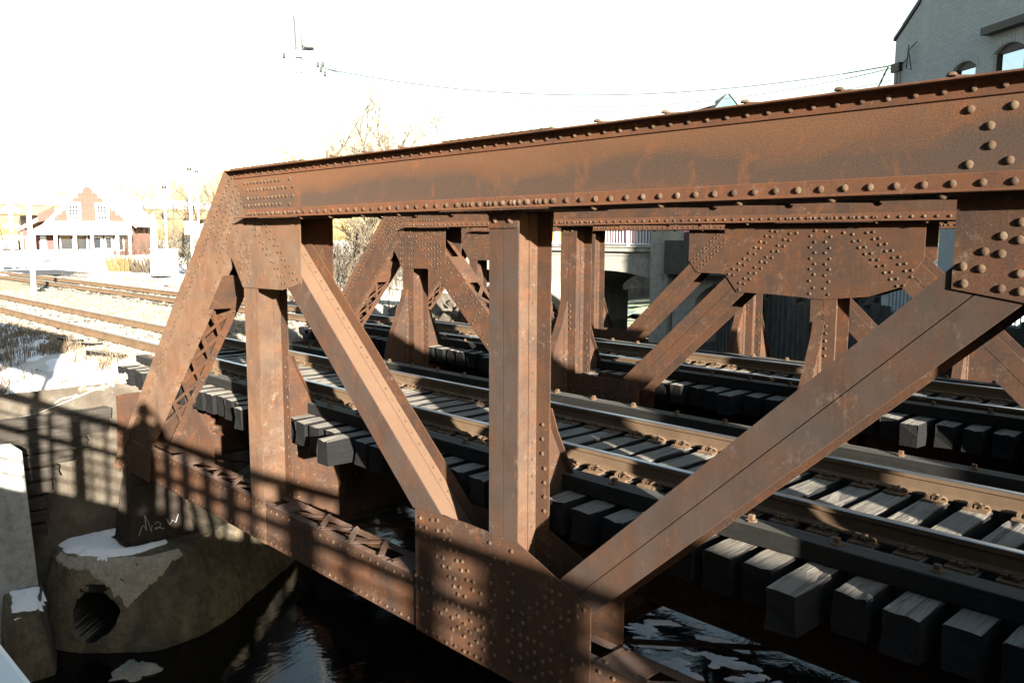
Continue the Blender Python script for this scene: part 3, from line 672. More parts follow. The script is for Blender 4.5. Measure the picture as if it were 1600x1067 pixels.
# ------------------------------------------------------------------ tracks
RT = -2.11; TT = -2.30; HR = .172
def rail_profile(y):
    h = RT; b = RT-HR
    return [(y-.07, b), (y+.07, b), (y+.07, b+.011), (y+.012, b+.03), (y+.009, b+.115), (y+.034, b+.128), (y+.036, h-.011), (y-.036, h-.011), (y-.034, b+.128), (y-.009, b+.115), (y-.012, b+.03), (y-.07, b+.011)]
def fitting_mesh(side):
    """rolled tie plate with bolts and a looped spring clip; x along the rail, rail side at y=0"""
    p = MB(); p.box(-.095, .095, -.20, .20, 0, .018)
    p.box(-.095, .095, -.105, -.075, .0185, .034); p.box(-.095, .095, .075, .105, .0185, .034)
    for s in (-1, 1):
        for x in (-.055, .0): 
            p.box(x-.017, x+.017, s*.135-.017, s*.135+.017, .0185, .05)
        pts = []
        for k in range(9):
            t = pi*(-.25+1.5*k/8); pts.append((.045+.042*cos(t), s*(.118+.040*sin(t)), .045+.018*sin(2*t)))
        p.tube(pts, .011, 6)
        p.box(-.08, .02, min(s*.078, s*.118), max(s*.078, s*.118), .0345, .058)
    return p.mesh("tie_plate", FIT)
FITM = fitting_mesh(1)
def tie_mesh(k, L, h=.30, w=.235):
    rnd = random.Random(k); b = MB(); n = 18
    ws = w*(.94+.1*rnd.random()); c = .008
    sec = [(-ws/2, -h), (ws/2, -h), (ws/2, -h*.5), (ws/2, -c), (ws/2-c, 0), (ws*.17, 0), (-ws*.17, 0), (-ws/2+c, 0), (-ws/2, -c), (-ws/2, -h*.5)]
    base = 0
    for j in range(n+1):
        u = j/n; y = L*(u if j in (0, n) else (.012+.976*u)); e = .016 if j in (0, n) else 0; sh_ = .955+.03*rnd.random() if j in (0, n) else 1.0
        for (x, z) in sec: b.v.append((x*sh_+rnd.uniform(-.004, .004), y+(rnd.uniform(-e, e)), (z+h/2)*sh_-h/2+rnd.uniform(-.005, .003)-(.012 if rnd.random() < .06 and z > -.02 else 0)))
    m_ = len(sec)
    for j in range(n):
        for q in range(m_):
            q2 = (q+1) % m_; b.f.append((j*m_+q, j*m_+q2, (j+1)*m_+q2, (j+1)*m_+q))
    b.f.append(tuple(range(m_-1, -1, -1))); b.f.append(tuple(n*m_+q for q in range(m_)))
    # fix winding
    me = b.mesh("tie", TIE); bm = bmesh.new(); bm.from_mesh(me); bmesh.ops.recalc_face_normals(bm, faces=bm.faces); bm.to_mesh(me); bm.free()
    return me
TIEM = [tie_mesh(k, 3.75) for k in range(6)]
TIES = [tie_mesh(20+k, 2.6, .2, .23) for k in range(4)]
def track(label, y0, y1, xs, xe, xa, near_y, guards, seed):
    rnd = random.Random(seed)
    root = thing("railway_track", label, "railway track", (xs, (y0+y1)/2, TT))
    for y in (y0, y1):
        pr = rail_profile(y); b = MB(); b.yz(pr, xa, xe); r = obj("rail", b, RAILSIDE, root)
        b = MB(); b.yz([(y-.032, RT-.0105), (y+.032, RT-.0105), (y+.034, RT-.006), (y+.027, RT), (y-.027, RT), (y-.034, RT-.006)], xa, xe); obj("rail_head", b, RAILHEAD, r)
    x = xs; k = 0
    while x < xe-.3:
        out = rnd.uniform(-.035, .04)
        if seed == 1 and k in special: out = special[k]
        elif seed == 2 and k % 8 == 5: out = -.22
        post = min(abs(x-PAN*i-(0 if seed == 1 else -4.6)) for i in range(8))
        if post < .17 and out < .2: out = max(out, .0)+.05
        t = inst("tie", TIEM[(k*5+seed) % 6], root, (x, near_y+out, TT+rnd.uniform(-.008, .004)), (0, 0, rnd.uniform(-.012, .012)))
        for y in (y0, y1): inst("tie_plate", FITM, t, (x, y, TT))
        x += .338; k += 1
    for gy in guards:
        g = MB(); g.box(xs-.2, xe, gy-.1, gy+.1, TT+.006, TT+.15); gt = obj("guard_timber", g, GUARD, root, bevel=.008)
        b = MB(); x = xs+.3
        while x < min(xe, 21):
            b.tube([(x, gy, TT+.15), (x, gy, TT+.165)], .045, 8); b.box(x-.02, x+.02, gy-.02, gy+.02, TT+.165, TT+.20); x += .68
        obj("guard_bolts", b, FIT, gt, kind='stuff')
    # approach ties in the ballast
    x = xs-.75
    while x > max(xa, -34):
        inst("approach_tie", TIES[k % 4], root, (x, (y0+y1)/2-1.3+rnd.uniform(-.07, .07), TT-.012+rnd.uniform(-.02, .0)), (0, 0, rnd.uniform(-.02, .02))); x -= .56; k += 1
    return root
special = {39: -.29, 22: -.31, 15: -.2, 41: -.03, 8: -.08}
track("near railway track on close-set dark bridge timbers, with two guard timbers", 1.56, 3.06, -1.426, 27.4, -260, .45, (.87, 3.75), 1)
track("far railway track running beyond the middle truss", 7.1, 8.6, -4.9, 22.6, -260, 6.30, (6.75, 9.2), 2)
# ------------------------------------------------------------------ ground, river, abutment
def sstep(a, b, x):
    t = max(0.0, min(1.0, (x-a)/(b-a))); return t*t*(3-2*t)
def edge(Y):
    return -1.15 - (max(0, Y-.6)*.787 if Y < 60 else 59.4*.787)
def gz(X, Y):
    """height of the left bank"""
    z = -2.44
    if Y < .35: z -= .42*sstep(.35, -1.6, Y)*sstep(-40, -12, X) + .25*sstep(-1, -6, Y)
    if Y > 11: z -= .5*sstep(11, 16, Y)*sstep(-90, -50, -abs(X)) 
    z += .06*fbm(X, Y, 0, .35) + .03*fbm(X, Y, 3, 1.3)
    if X < -60: z += .5*sstep(-60, -140, X)*(fbm(X, Y, 5, .02)+.4)
    return z
def sheet(xs, ys, fn):
    b = MB(); n = len(ys)
    for x in xs:
        for y in ys: b.v.append(fn(x, y))
    for i in range(len(xs)-1):
        for j in range(n-1): b.f.append((i*n+j, i*n+j+1, (i+1)*n+j+1, (i+1)*n+j))
    return b
ds = [0, .4, .8, 1.2, 1.6, 2, 2.5, 3, 3.5, 4, 5, 6, 7, 8, 9, 10, 12, 14, 16, 18, 20, 23, 26, 30, 35, 40, 46, 52, 60, 70, 80, 95, 110, 130, 150, 180, 220, 280, 360, 480, 700, 1000, 1500]
ys = [-400, -250, -150, -80, -50, -30, -20, -14, -10, -7, -5, -4] + [-3+.4*k for k in range(16)] + [3.5+.8*k for k in range(14)] + [15, 16.5, 18, 20, 22, 25, 28, 32, 36, 40, 46, 52, 60, 75, 95, 130, 180, 260, 400, 700, 1200]
g = sheet(ds, ys, lambda d, y: (edge(y)-d, y, gz(edge(y)-d, y)-(0 if d > .1 else .1)))
g.f = [tuple(reversed(f)) for f in g.f]
me_g = struct("ground", g, EARTH, True)
def bz(x, y):
    s = sstep(.05, .75, y)*(1-sstep(10.6, 11.6, y)); return -2.62+s*.27+.022*fbm(x, y, 9, 1.2)+.012*fbm(x, y, 2, 5)
bs = [0, .25, .5, .75, 1, 1.3, 1.6, 2, 2.4, 2.8, 3.2, 3.6, 4, 4.5, 5, 5.5, 6, 7, 8, 9, 10, 11, 12, 13, 14, 16, 18, 20, 23, 26, 30, 35, 40]
by = [-.35+.2*k for k in range(62)]
b = sheet(bs, by, lambda d, y: (edge(y)+.06-d, y, bz(edge(y)-d, y))); b.f = [tuple(reversed(f)) for f in b.f]
struct("ballast_bed", b, BALLAST, True)
# loose stones over the ballast
def stones(name, n, region, zf, smin, smax, mat, seed):
    rnd = random.Random(seed); V = []; F = []; tone = []
    base = [(-1, -1, -1), (1, -1, -1), (1, 1, -1), (-1, 1, -1), (-1, -1, 1), (1, -1, 1), (1, 1, 1), (-1, 1, 1)]
    fc = [(0, 3, 2, 1), (4, 5, 6, 7), (0, 1, 5, 4), (1, 2, 6, 5), (2, 3, 7, 6), (3, 0, 4, 7)]
    k = 0
    while k < n:
        p = region(rnd)
        if p is None: continue
        x, y = p; s = rnd.uniform(smin, smax); R = Matrix.Rotation(rnd.uniform(0, 6.3), 3, Vector((rnd.gauss(0, 1), rnd.gauss(0, 1), rnd.gauss(0, 1))).normalized())
        z = zf(x, y)+s*.25; o = len(V); t = rnd.random()
        for q in base:
            v = R @ Vector((q[0]*s*rnd.uniform(.5, .8), q[1]*s*rnd.uniform(.45, .75), q[2]*s*rnd.uniform(.35, .6))); V.append((x+v.x, y+v.y, z+v.z)); tone.append(t)
        F += [tuple(o+i for i in f) for f in fc]; k += 1
    me = bpy.data.meshes.new(name); me.from_pydata(V, [], F); me.materials.append(mat)
    a = me.attributes.new("tone", 'FLOAT', 'POINT'); a.data.foreach_set('value', tone); me.update()
    o = bpy.data.objects.new(name, me); COL.objects.link(o); return o
def reg1(r):
    d = 24*r.random()**1.5; y = r.uniform(-.3, 10.8)
    if r.random() < .5: y = r.uniform(-.35, 4)
    return (edge(y)+.02-d, y)
def zst(x, y): return bz(x, y)
tag(stones("ballast_stones", 15000, reg1, zst, .028, .06, STONE, 3), 'pale crushed stone ballast lying loose round the rails and ties', 'ballast', kind='stuff')
# river: gently falling water with a rapid upstream
def wz(x, y): return -6.62 + 1.2*sstep(13, 33, y) + (.06+.16*sstep(10, 22, y)*sstep(70, 40, y))*fbm(x, y, 1, .9) + .02*fbm(x, y, 7, 3)
rx = [-110, -90, -75, -62, -52, -45] + [-40+1.0*k for k in range(60)] + [20+2*k for k in range(12)] + [50, 70, 100]
ry = [-60, -40, -25, -15] + [-10+1.0*k for k in range(62)] + [54, 58, 64, 72, 84, 100, 130]
rv_ = sheet(rx, ry, lambda x, y: (x, y, wz(x, y))); rv_.f = [tuple(reversed(f)) for f in rv_.f]
struct("river", rv_, WATER, True)
# left bank below the ground: wall-steep at the bridge, rocky slope upstream
yb = [-60, -40, -20, -10, -6, -4] + [-3+.5*k for k in range(40)] + [18, 20, 23, 26, 30, 35, 40, 48, 60, 80, 110, 160]
def bankpt(u, y):
    run = .5+6.5*sstep(13, 22, y); x = edge(y)+u*run-.05; z = -2.55*(1-u)-7.2*u - .12*0
    k = sstep(12, 18, y); return (x+k*.5*fbm(x, y, u*4, .8), y, z+k*.45*fbm(x, y, 2, .9))
bk = sheet([k/10 for k in range(11)], yb, bankpt); bk.f = [tuple(reversed(f)) for f in bk.f]
struct("river_bank", bk, BANK, True)
# right bank
def redge(y): return 19.8-1.215*(y-11.7) if y < 34 else -7.3+ (y-34)*.3
def rb(u, y):
    if u <= 1: z = -7.3+4.9*u; x = redge(y)+u*3.2
    else: z = -2.4; x = redge(y)+3.2+(u-1)*60
    k = .5 if u < 1 else .05; return (x+k*fbm(x, y, u, .8), y, z+k*.8*fbm(x, y, 5, 1.1))
rbk = sheet([0, .12, .25, .4, .55, .7, .85, 1, 1.05, 1.2, 1.6, 3, 8], [-80, -40, -20, -10, -5] + [0+1.5*k for k in range(24)] + [36, 40, 46, 54, 65, 80, 110, 160, 300], rb)
struct("far_bank", rbk, BANK, True)
def regr(r):
    y = r.uniform(14, 34); return (redge(y)+r.uniform(-2.5, 2.2), y)
tag(stones("bank_rocks", 900, regr, lambda x, y: -6.4+max(0, min(1, (x-redge(y))/3.2))*4.6+.9*sstep(16, 32, y), .12, .55, BANK, 5), 'dark wet rocks heaped along the foot of the far river bank', 'rocks', kind='stuff')
def regl(r):
    y = r.uniform(15, 44); return (edge(y)+r.uniform(.5, 8.5), y)
tag(stones("river_rocks", 700, regl, lambda x, y: max(wz(x, y)-.1, bankpt(max(0, min(1, (x-edge(y))/7)), y)[2]), .12, .5, BANK, 6), 'tumbled dark rocks along the near bank upstream', 'rocks', kind='stuff')

# --- abutment
ab = thing("bridge_abutment", "weathered concrete abutment with a round broken nose carrying the near truss end", "abutment", (-.5, .5, -7.2))
PLAN = [(-2.3, -.05), (-2.0, -.45), (-1.55, -.78), (-1.1, -.98), (-.69, -1.04), (-.26, -.94), (.1, -.74), (.4, -.44), (.6, -.15), (.73, .1), (.70, .6), (.42, 1.2), (.0, 1.8), (-.5, 2.45), (-1.6, 3.85), (-4.0, 6.9), (-7.4, 11.2), (-9.6, 14.0)]
def resample(P, step):
    out = [P[0]]
    for a, b_ in zip(P, P[1:]):
        l = sqrt((a[0]-b_[0])**2+(a[1]-b_[1])**2); k = max(1, int(l/(step if l < 2 else step*4)))
        out += [(a[0]+(b_[0]-a[0])*i/k, a[1]+(b_[1]-a[1])*i/k) for i in range(1, k+1)]
    return out
pl = resample(PLAN, .032)
pn = []
for i, p in enumerate(pl):
    a, b_ = pl[max(0, i-6)], pl[min(len(pl)-1, i+6)]; t = Vector((b_[0]-a[0], b_[1]-a[1])).normalized(); pn.append(Vector((t.y, -t.x)))
ZT, ZBOT = -5.2, -7.25; NL = 62
def nose(i, z, out=0.0):
    p, n = pl[i], pn[i]; o = out + (ZT-z)*.26 + .06*fbm(p[0], p[1], z, 1.3) + .022*fbm(p[0], p[1], z, 6)
    rim = sstep(ZT-.10, ZT, z); o -= rim*(.05+.05*max(0, fbm(p[0], p[1], 4, 3)))
    return Vector((p[0]+n.x*o, p[1]+n.y*o, z))
nb = MB(); NI = len(pl)
for i in range(NI):
    for j in range(NL+1): nb.v.append(tuple(nose(i, ZT+(ZBOT-ZT)*j/NL)))
ih = min(range(NI), key=lambda i: (pl[i][0]-.22)**2+(pl[i][1]+.62)**2)
hc = nose(ih, -6.08); hn = Vector((pn[ih].x, pn[ih].y, 0)); hs_ = Vector((-hn.y, hn.x, 0))
for k, v in enumerate(nb.v):                                  # the broken pipe mouth: push the surface in
    d = Vector(v)-hc; a_, c_ = d.dot(hs_), d.z
    if abs(d.dot(hn)) > .6: continue
    e = sqrt(a_*a_+c_*c_); th = math.atan2(c_, a_); R = .375*(1+.05*sin(3*th+1)+.03*sin(7*th)+.02*sin(13*th))
    if e < R+.03:
        if e > R-.018: q = hc+hs_*(cos(th)*R)+Vector((0, 0, sin(th)*R))+hn*(d.dot(hn)); nb.v[k] = tuple(q)
        else:
            u = e/R; dep_ = .05+1.25*min(1, (1-u)*6) if u > .80 else 1.3
            s_ = max(u, .0); q = hc+hs_*(cos(th)*min(e*1.12, R*.97))+Vector((0, 0, sin(th)*min(e*1.12, R*.97)))-hn*dep_; nb.v[k] = tuple(q)
for i in range(NI-1):
    for j in range(NL): nb.f.append((i*(NL+1)+j, i*(NL+1)+j+1, (i+1)*(NL+1)+j+1, (i+1)*(NL+1)+j))
so_ = obj("bridge_seat", nb, PIERC, ab, True); so_.data.materials.append(HOLESHADE)
for p_ in so_.data.polygons:
    d = p_.center+org(ab)-hc; a_ = d.dot(hs_)
    if d.dot(hn) < -.10 and sqrt(a_*a_+d.z*d.z) < .5: p_.material_index = 1
tb = MB()                                                     # seat top, fan of strips back to the backwall
for i in range(NI):
    v = nose(i, ZT); tb.v.append(tuple(v))
    bx = -2.4-.787*max(0, v.y-.6)*.75; tb.v.append((min(v.x-.02, bx), v.y+.02 if i > 3 else v.y+.3, ZT+.02))
for i in range(NI-1): tb.f.append((2*i, 2*i+2, 2*i+3, 2*i+1))
obj("seat_top", tb, PIERC, ab, True)
# spalled patch that hangs down the front of the nose
def idx(x, y): return min(range(NI), key=lambda i: (pl[i][0]-x)**2+(pl[i][1]-y)**2)
ia, ic, ie = idx(-.55, -1.03), idx(.42, -.42), idx(.72, .55)
sp = MB(); cols = list(range(ia, ie+1)); 
def spdepth(i):
    if i < ic: t = (i-ia)/(ic-ia); d = .08+.22*t+.42*max(0, t-.62)/.38
    else: t = (i-ic)/(ie-ic); d = .72-.62*t
    return max(.03, d*(1+.35*fbm(i*.05, 0, 3, 1))+.16*fbm(i*.11, 0, 0, 1, 6)+.04*noise.noise(Vector((i*.9, 0, 0))))
NS = 9
for i in cols:
    d = spdepth(cols[0]+int((i-cols[0])))
    for j in range(NS+1):
        t = j/NS; z = ZT-.0+(-d)*t+.004; sp.v.append(tuple(nose(i, z, (.016+.03*fbm(pl[i][0], pl[i][1], z, 7))*(1 if 0 < j < NS else .2) if 0 < j < NS else -.004)))
for a in range(len(cols)-1):
    for j in range(NS): sp.f.append((a*(NS+1)+j, a*(NS+1)+j+1, (a+1)*(NS+1)+j+1, (a+1)*(NS+1)+j))
obj("spalled_patch", sp, SPALL, ab, True)
# backwall behind the seat
bw = MB(); N1, N2 = 60, 22
def bwp(s, t):
    y = -1.02+s*14; x = -1.28-.787*max(0, y-.9); top = -3.42+.78*sstep(-1.05, .15, y)+.25*sstep(.1, .8, y)+.05*fbm(y, 0, 0, 3)
    z = ZT-.02+(top-ZT)*t; o = .06*fbm(x, y, z, 1.4)+.03*fbm(x, y, z, 5)-.20*sstep(.8, 1, t)**2 - .35*sstep(-.75, -1.05, y)**2
    return (x+o, y, z)
for i in range(N1+1):
    s = (i/N1)**2.2
    for j in range(N2+1): bw.v.append(bwp(s, j/N2))
for i in range(N1):
    for j in range(N2): a = i*(N2+1)+j; bw.f.append((a, a+N2+1, a+N2+2, a+1))
o0 = len(bw.v)
for i in range(N1+1): x, y, z = bwp((i/N1)**2.2, 1); bw.v.append((x-.7, y, z+.05))
for i in range(N1): a = i*(N2+1)+N2; bw.f.append((a, a+N2+1, o0+i+1, o0+i))
for j in range(N2+1): x, y, z = bwp(0, j/N2); bw.v.append((x-1.5, y-.25, z))
o1 = o0+N1+1
for j in range(N2): bw.f.append((j, j+1, o1+j+1, o1+j))
obj("backwall", bw, CONC, ab, True)
cu = MB(); cu.poly([(-3.75, 4.1, -3.0), (-5.55, 6.35, -3.0), (-5.95, 6.05, -3.0), (-4.15, 3.8, -3.0)], (0, 0, .62)); obj("reflection_curb", cu, CONC, ab, bevel=.02)  # curb added to block sky reflected in the water
# --- bearing shoe with ribs and chalked letters
for (X0, Y0, lab, full) in ((0, 0, "dark ribbed cast bearing shoe chalked M 2 W under the near truss end", True), (-4.6, 5.84, "dark bearing shoe under the middle truss end", False), (-9.2, 11.68, "dark bearing shoe under the farthest truss end", False)):
    sh = thing("bearing_shoe", lab, "bearing", (X0-.3, Y0+.4, ZT))
    b = MB(); v = [(-.60, .06), (.06, .06), (.06, 1.04), (-.60, 1.04)]; t_ = [(-.50, .10), (.0, .10), (.0, .86), (-.50, .86)]
    b.v = [(X0+x, Y0+y, ZT+.04) for x, y in v] + [(X0+x, Y0+y, -4.22) for x, y in t_]
    b.f = [(3, 2, 1, 0), (4, 5, 6, 7)] + [(k, (k+1) % 4, 4+(k+1) % 4, 4+k) for k in range(4)]
    obj("pedestal", b, SHOE, sh)
    b = MB(); b.box(X0-.66, X0+.10, Y0-.10, Y0+1.1, ZT-.02, ZT+.038); obj("base_plate", b, SHOE, sh)
    b = MB(); b.box(X0-.56, X0+.05, Y0+.06, Y0+.9, -4.218, -4.16); b.box(X0-.46, X0-.04, Y0+.05, Y0+.42, -4.158, -3.875); obj("rocker_block", b, SHOE, sh)
    for k in range(6):
        x = X0-.60+k*.122; b = MB(); b.yz([(Y0-.09, ZT+.04), (Y0+.065, ZT+.04), (Y0+.098, -4.23), (Y0+.06, -4.23)], x, x+.03); obj("rib", b, SHOE, sh)
    if full:
        fa = lambda y, z: Vector((X0+.062-.06*max(0, (z-ZT)/(-4.22-ZT))+.004, y, z))
        ch = MB()
        for st in ([(-.03, -5.02), (.03, -4.88), (.06, -4.87), (.10, -4.96), (.09, -4.70), (.14, -4.82), (.18, -5.0), (.20, -4.89)], [(.24, -4.89), (.29, -4.85), (.34, -4.89), (.33, -4.95), (.25, -4.98), (.235, -4.95), (.30, -4.955), (.40, -5.0)], [(.45, -4.84), (.50, -4.96), (.55, -4.88), (.60, -4.94), (.66, -4.80)]):
            ch.tube([fa(y+.12, z) for y, z in st], .0065, 5)
        obj("chalk_letters", ch, CHALK, sh)
# --- old timbers stacked on the wall
tw = thing("timber_crib", "stack of dark weathered timbers on the concrete wall beside the near truss", "timber stack", (-.9, -.8, -4.1))
rnd = random.Random(4)
for k, (zt, ye, ys_, xo) in enumerate(((-2.93, .02, -2.3, 0), (-3.13, -.06, -2.3, .05), (-3.34, -.38, -2.3, -.02), (-3.56, -.62, -2.3, .04), (-3.79, -.86, -2.3, .0), (-4.02, -.98, -2.3, .03), (-4.26, -1.05, -2.3, .05), (-4.5, -1.05, -2.3, .02), (-4.74, -1.1, -2.3, .05))):
    b = MB(); nn = 12; h = .19+rnd.uniform(-.01, .015); w_ = .26
    for j in range(nn+1):
        y = ys_+(ye-ys_)*j/nn; q = .012
        for (x, z) in ((-w_, -h), (0, -h), (.008, -h*.5), (0, -.012), (-.015, 0), (-w_, 0)):
            b.v.append((-.80+xo+x+rnd.uniform(-q, q)+(.03 if j == nn and rnd.random() < .5 else 0)*-1, y+(rnd.uniform(-.03, .03) if j == nn else 0), zt+z+rnd.uniform(-q, q)*.7))
    for j in range(nn):
        for c in range(6): c2 = (c+1) % 6; b.f.append((j*6+c, j*6+c2, (j+1)*6+c2, (j+1)*6+c))
    b.f.append((5, 4, 3, 2, 1, 0)); b.f.append(tuple(nn*6+c for c in range(6)))
    me = b.mesh("timber", OLDWOOD, (-.9, -.8, -4.1)); bm = bmesh.new(); bm.from_mesh(me); bmesh.ops.recalc_face_normals(bm, faces=bm.faces); bm.to_mesh(me); bm.free()
    inst("timber", me, tw, (-.9, -.8, -4.1))
# --- smooth wing wall at the left edge
ww = thing("wing_wall", "smooth grey concrete wing wall at the left edge striped by railing shadow", "wall", (-1, -3, -7.2))
b = MB(); zt = -3.28; ch = .05
b.v = [(-.28, -1.50, zt-ch), (-.28, -6, zt-ch), (-3.0, -6, zt-ch), (-3.0, -1.5, zt-ch), (.38, -1.46, -7.25), (.38, -6, -7.25), (-3.0, -6, -7.25), (-3.0, -1.46, -7.25),
       (-.28-ch, -1.5-ch, zt), (-.28-ch, -6, zt), (-3.0, -6, zt), (-3.0, -1.5-ch, zt)]
b.f = [(0, 4, 5, 1), (3, 7, 4, 0), (0, 1, 9, 8), (3, 0, 8, 11), (8, 9, 10, 11), (1, 5, 6, 2), (2, 6, 7, 3)]
obj("wall_face", b, WINGC, ww)
# --- boulder and rubble at the foot
def boulder(name, c, r, seed, mat, sc=(1, 1, .75)):
    bm = bmesh.new(); bmesh.ops.create_icosphere(bm, subdivisions=4, radius=1)
    for v in bm.verts:
        d = 1+.32*noise.fractal(v.co*1.1+Vector((seed, 0, 0)), 1, 2, 4)+.12*noise.noise(v.co*4+Vector((0, seed, 0)))
        v.co = Vector((v.co.x*sc[0], v.co.y*sc[1], v.co.z*sc[2]))*d*r
    me = bpy.data.meshes.new(name); bm.to_mesh(me); bm.free(); me.materials.append(mat); me.polygons.foreach_set('use_smooth', [True]*len(me.polygons))
    o = bpy.data.objects.new(name, me); COL.objects.link(o); o.location = c; return o
tag(boulder("boulder", (1.55, -.62, -6.95), .55, 3, SPALL), "pale broken boulder lying below the round hole of the abutment", "boulder")
b = MB(); b.v = [(.10, -1.42, -5.42), (.62, -1.62, -5.62), (.55, -2.1, -5.62), (.02, -1.95, -5.42), (.05, -1.2, -7.25), (.98, -1.45, -7.25), (.95, -2.2, -7.25), (.0, -2.1, -7.25)]
b.f = [(0, 3, 2, 1), (0, 1, 5, 4), (1, 2, 6, 5), (2, 3, 7, 6), (3, 0, 4, 7)]
tag(obj("concrete_wedge", b, PIERC, bevel=.03), "dark snow-capped concrete wedge beside the wing wall", "rubble")
tag(boulder("concrete_chunk", (1.30, -1.50, -7.05), .42, 12, WINGC, (1, .8, .6)), "low broken concrete lump at the bottom left", "rubble")
# --- snow
def snowpatch(name, poly, zf, th, label, step=.06, smooth=True):
    xs0, xs1 = min(p[0] for p in poly), max(p[0] for p in poly); y0, y1 = min(p[1] for p in poly), max(p[1] for p in poly)
    def dist(x, y):
        ins = False; dm = 1e9; n = len(poly)
        for i in range(n):
            ax, ay = poly[i]; bx, by_ = poly[(i+1) % n]
            if (ay > y) != (by_ > y) and x < (bx-ax)*(y-ay)/(by_-ay)+ax: ins = not ins
            dx, dy = bx-ax, by_-ay; t = max(0, min(1, ((x-ax)*dx+(y-ay)*dy)/(dx*dx+dy*dy+1e-9))); dm = min(dm, sqrt((x-ax-t*dx)**2+(y-ay-t*dy)**2))
        return dm if ins else -dm
    b = MB(); nx = int((xs1-xs0)/step)+3; ny = int((y1-y0)/step)+3; idm = {}
    for i in range(nx):
        for j in range(ny):
            x, y = xs0+(i-1)*step, y0+(j-1)*step
            d = dist(x, y)+step*1.3*fbm(x, y, 1, 1.2/step*.18)+.0
            if d > -step*2.2:
                h = th*(min(1, d/(th*2.2))**.6 if d > 0 else max(-1.5, d/(th*1.5))); idm[i, j] = len(b.v); b.v.append((x, y, zf(x, y)-.004+h*(1+.25*fbm(x, y, 4, 4))))
    for (i, j) in idm:
        if all(k in idm for k in ((i+1, j), (i, j+1), (i+1, j+1))): b.f.append((idm[i, j], idm[i+1, j], idm[i+1, j+1], idm[i, j+1]))
    return struct(name, b, SNOW, smooth)
snowpatch("snow", [(-.93, -.90), (-1.39, -.70), (-1.92, -.32), (-2.2, .1), (-2.0, .4), (-.7, .12), (-.68, -.13), (.12, -.13), (.12, .5), (.28, .45), (.42, -.15), (.18, -.5), (-.12, -.75), (-.5, -.93)], lambda x, y: ZT+.012, .07, "", .045)
for poly in ([(-6.2, -.3), (-6.3, .1), (-5.0, .2), (-4.6, -.2), (-5.3, -.4)], [(-4.3, -.05), (-4.2, .2), (-3.3, .12), (-2.9, -.1), (-3.4, -.25)], [(-3.6, -.9), (-3.2, -.55), (-2.5, -.6), (-2.7, -1.0)], [(-2.0, -.35), (-1.9, .0), (-1.5, .1), (-1.25, -.2), (-1.2, -.7), (-1.6, -.6)], [(-4.9, -.75), (-4.6, -.5), (-4.0, -.6), (-4.3, -.9)], [(-7.6, -.5), (-7.4, -.2), (-6.7, -.3), (-6.9, -.6)]):
    snowpatch("snow", poly, lambda x, y: gz(x, y)+.0, .035, "", .06)
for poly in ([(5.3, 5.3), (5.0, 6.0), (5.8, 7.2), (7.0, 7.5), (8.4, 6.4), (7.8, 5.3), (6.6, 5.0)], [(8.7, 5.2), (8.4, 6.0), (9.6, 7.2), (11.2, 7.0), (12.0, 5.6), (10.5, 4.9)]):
    snowpatch("sky_reflection", poly, lambda x, y: wz(x, y)-.045+.13*(fbm(x*1.0+.8*y, (y-x*.45)*3.4, 8, 1.3, 5)), .025, "", .038)  # white patches put in for sky reflected on rippled water
snowpatch("snow", [(-8.6, .15), (-8.9, .75), (-7.6, .9), (-6.6, .6), (-6.9, .25)], lambda x, y: max(gz(x, y), bz(x, y)), .04, "", .08)
snowpatch("snow", [(-12, .3), (-12.6, .9), (-9.8, .95), (-9.4, .5)], lambda x, y: max(gz(x, y), bz(x, y)), .04, "", .1)
snowpatch("snow", [(.12, -1.46), (.45, -1.58), (.58, -1.68), (.5, -1.95), (.1, -1.85)], lambda x, y: -5.38-.385*x, .06, "", .05)
snowpatch("snow", [(-1.25, .45), (-1.3, 1.2), (-2.1, 1.6), (-2.5, .9), (-1.9, .4)], lambda x, y: max(gz(x, y), bz(x, y))+.01, .06, "", .07)
# --- dry grass tufts left of the track
def grass(name, n, reg, zf, seed, label, hmin=.12, hmax=.4):
    rnd = random.Random(seed); b = MB()
    for _ in range(n):
        x, y = reg(rnd); z = zf(x, y)-.02; h = rnd.uniform(hmin, hmax); a = rnd.uniform(0, 6.28); w_ = rnd.uniform(.004, .009); l = rnd.uniform(.05, .9)*h
        dx, dy = cos(a), sin(a); px, py = -dy*w_, dx*w_; o = len(b.v)
        b.v += [(x-px, y-py, z), (x+px, y+py, z), (x+dx*l*.35+px*.8, y+dy*l*.35+py*.8, z+h*.6), (x+dx*l*.35-px*.8, y+dy*l*.35-py*.8, z+h*.6), (x+dx*l, y+dy*l, z+h*rnd.uniform(.7, 1))]
        b.f += [(o, o+1, o+2, o+3), (o+3, o+2, o+4)]
    return tag(obj(name, b, GRASS), label, 'grass', kind='stuff')
def rg1(r):
    while True:
        x, y = r.uniform(-26, -1.3), r.uniform(-3, .75)
        if fbm(x, y, 2, .8) > -.12+.1*(y > .3): return x, y
grass("dry_grass", 16000, rg1, lambda x, y: max(gz(x, y), bz(x, y) if y > -.3 else -9), 5, 'matted brown dry grass on the slope left of the near track')
def rg2(r): 
    y = r.uniform(10.8, 16); return (edge(y)-r.uniform(.2, 34), y)
grass("dry_grass", 5000, rg2, gz, 6, 'straw coloured weeds beyond the far track', .2, .7)
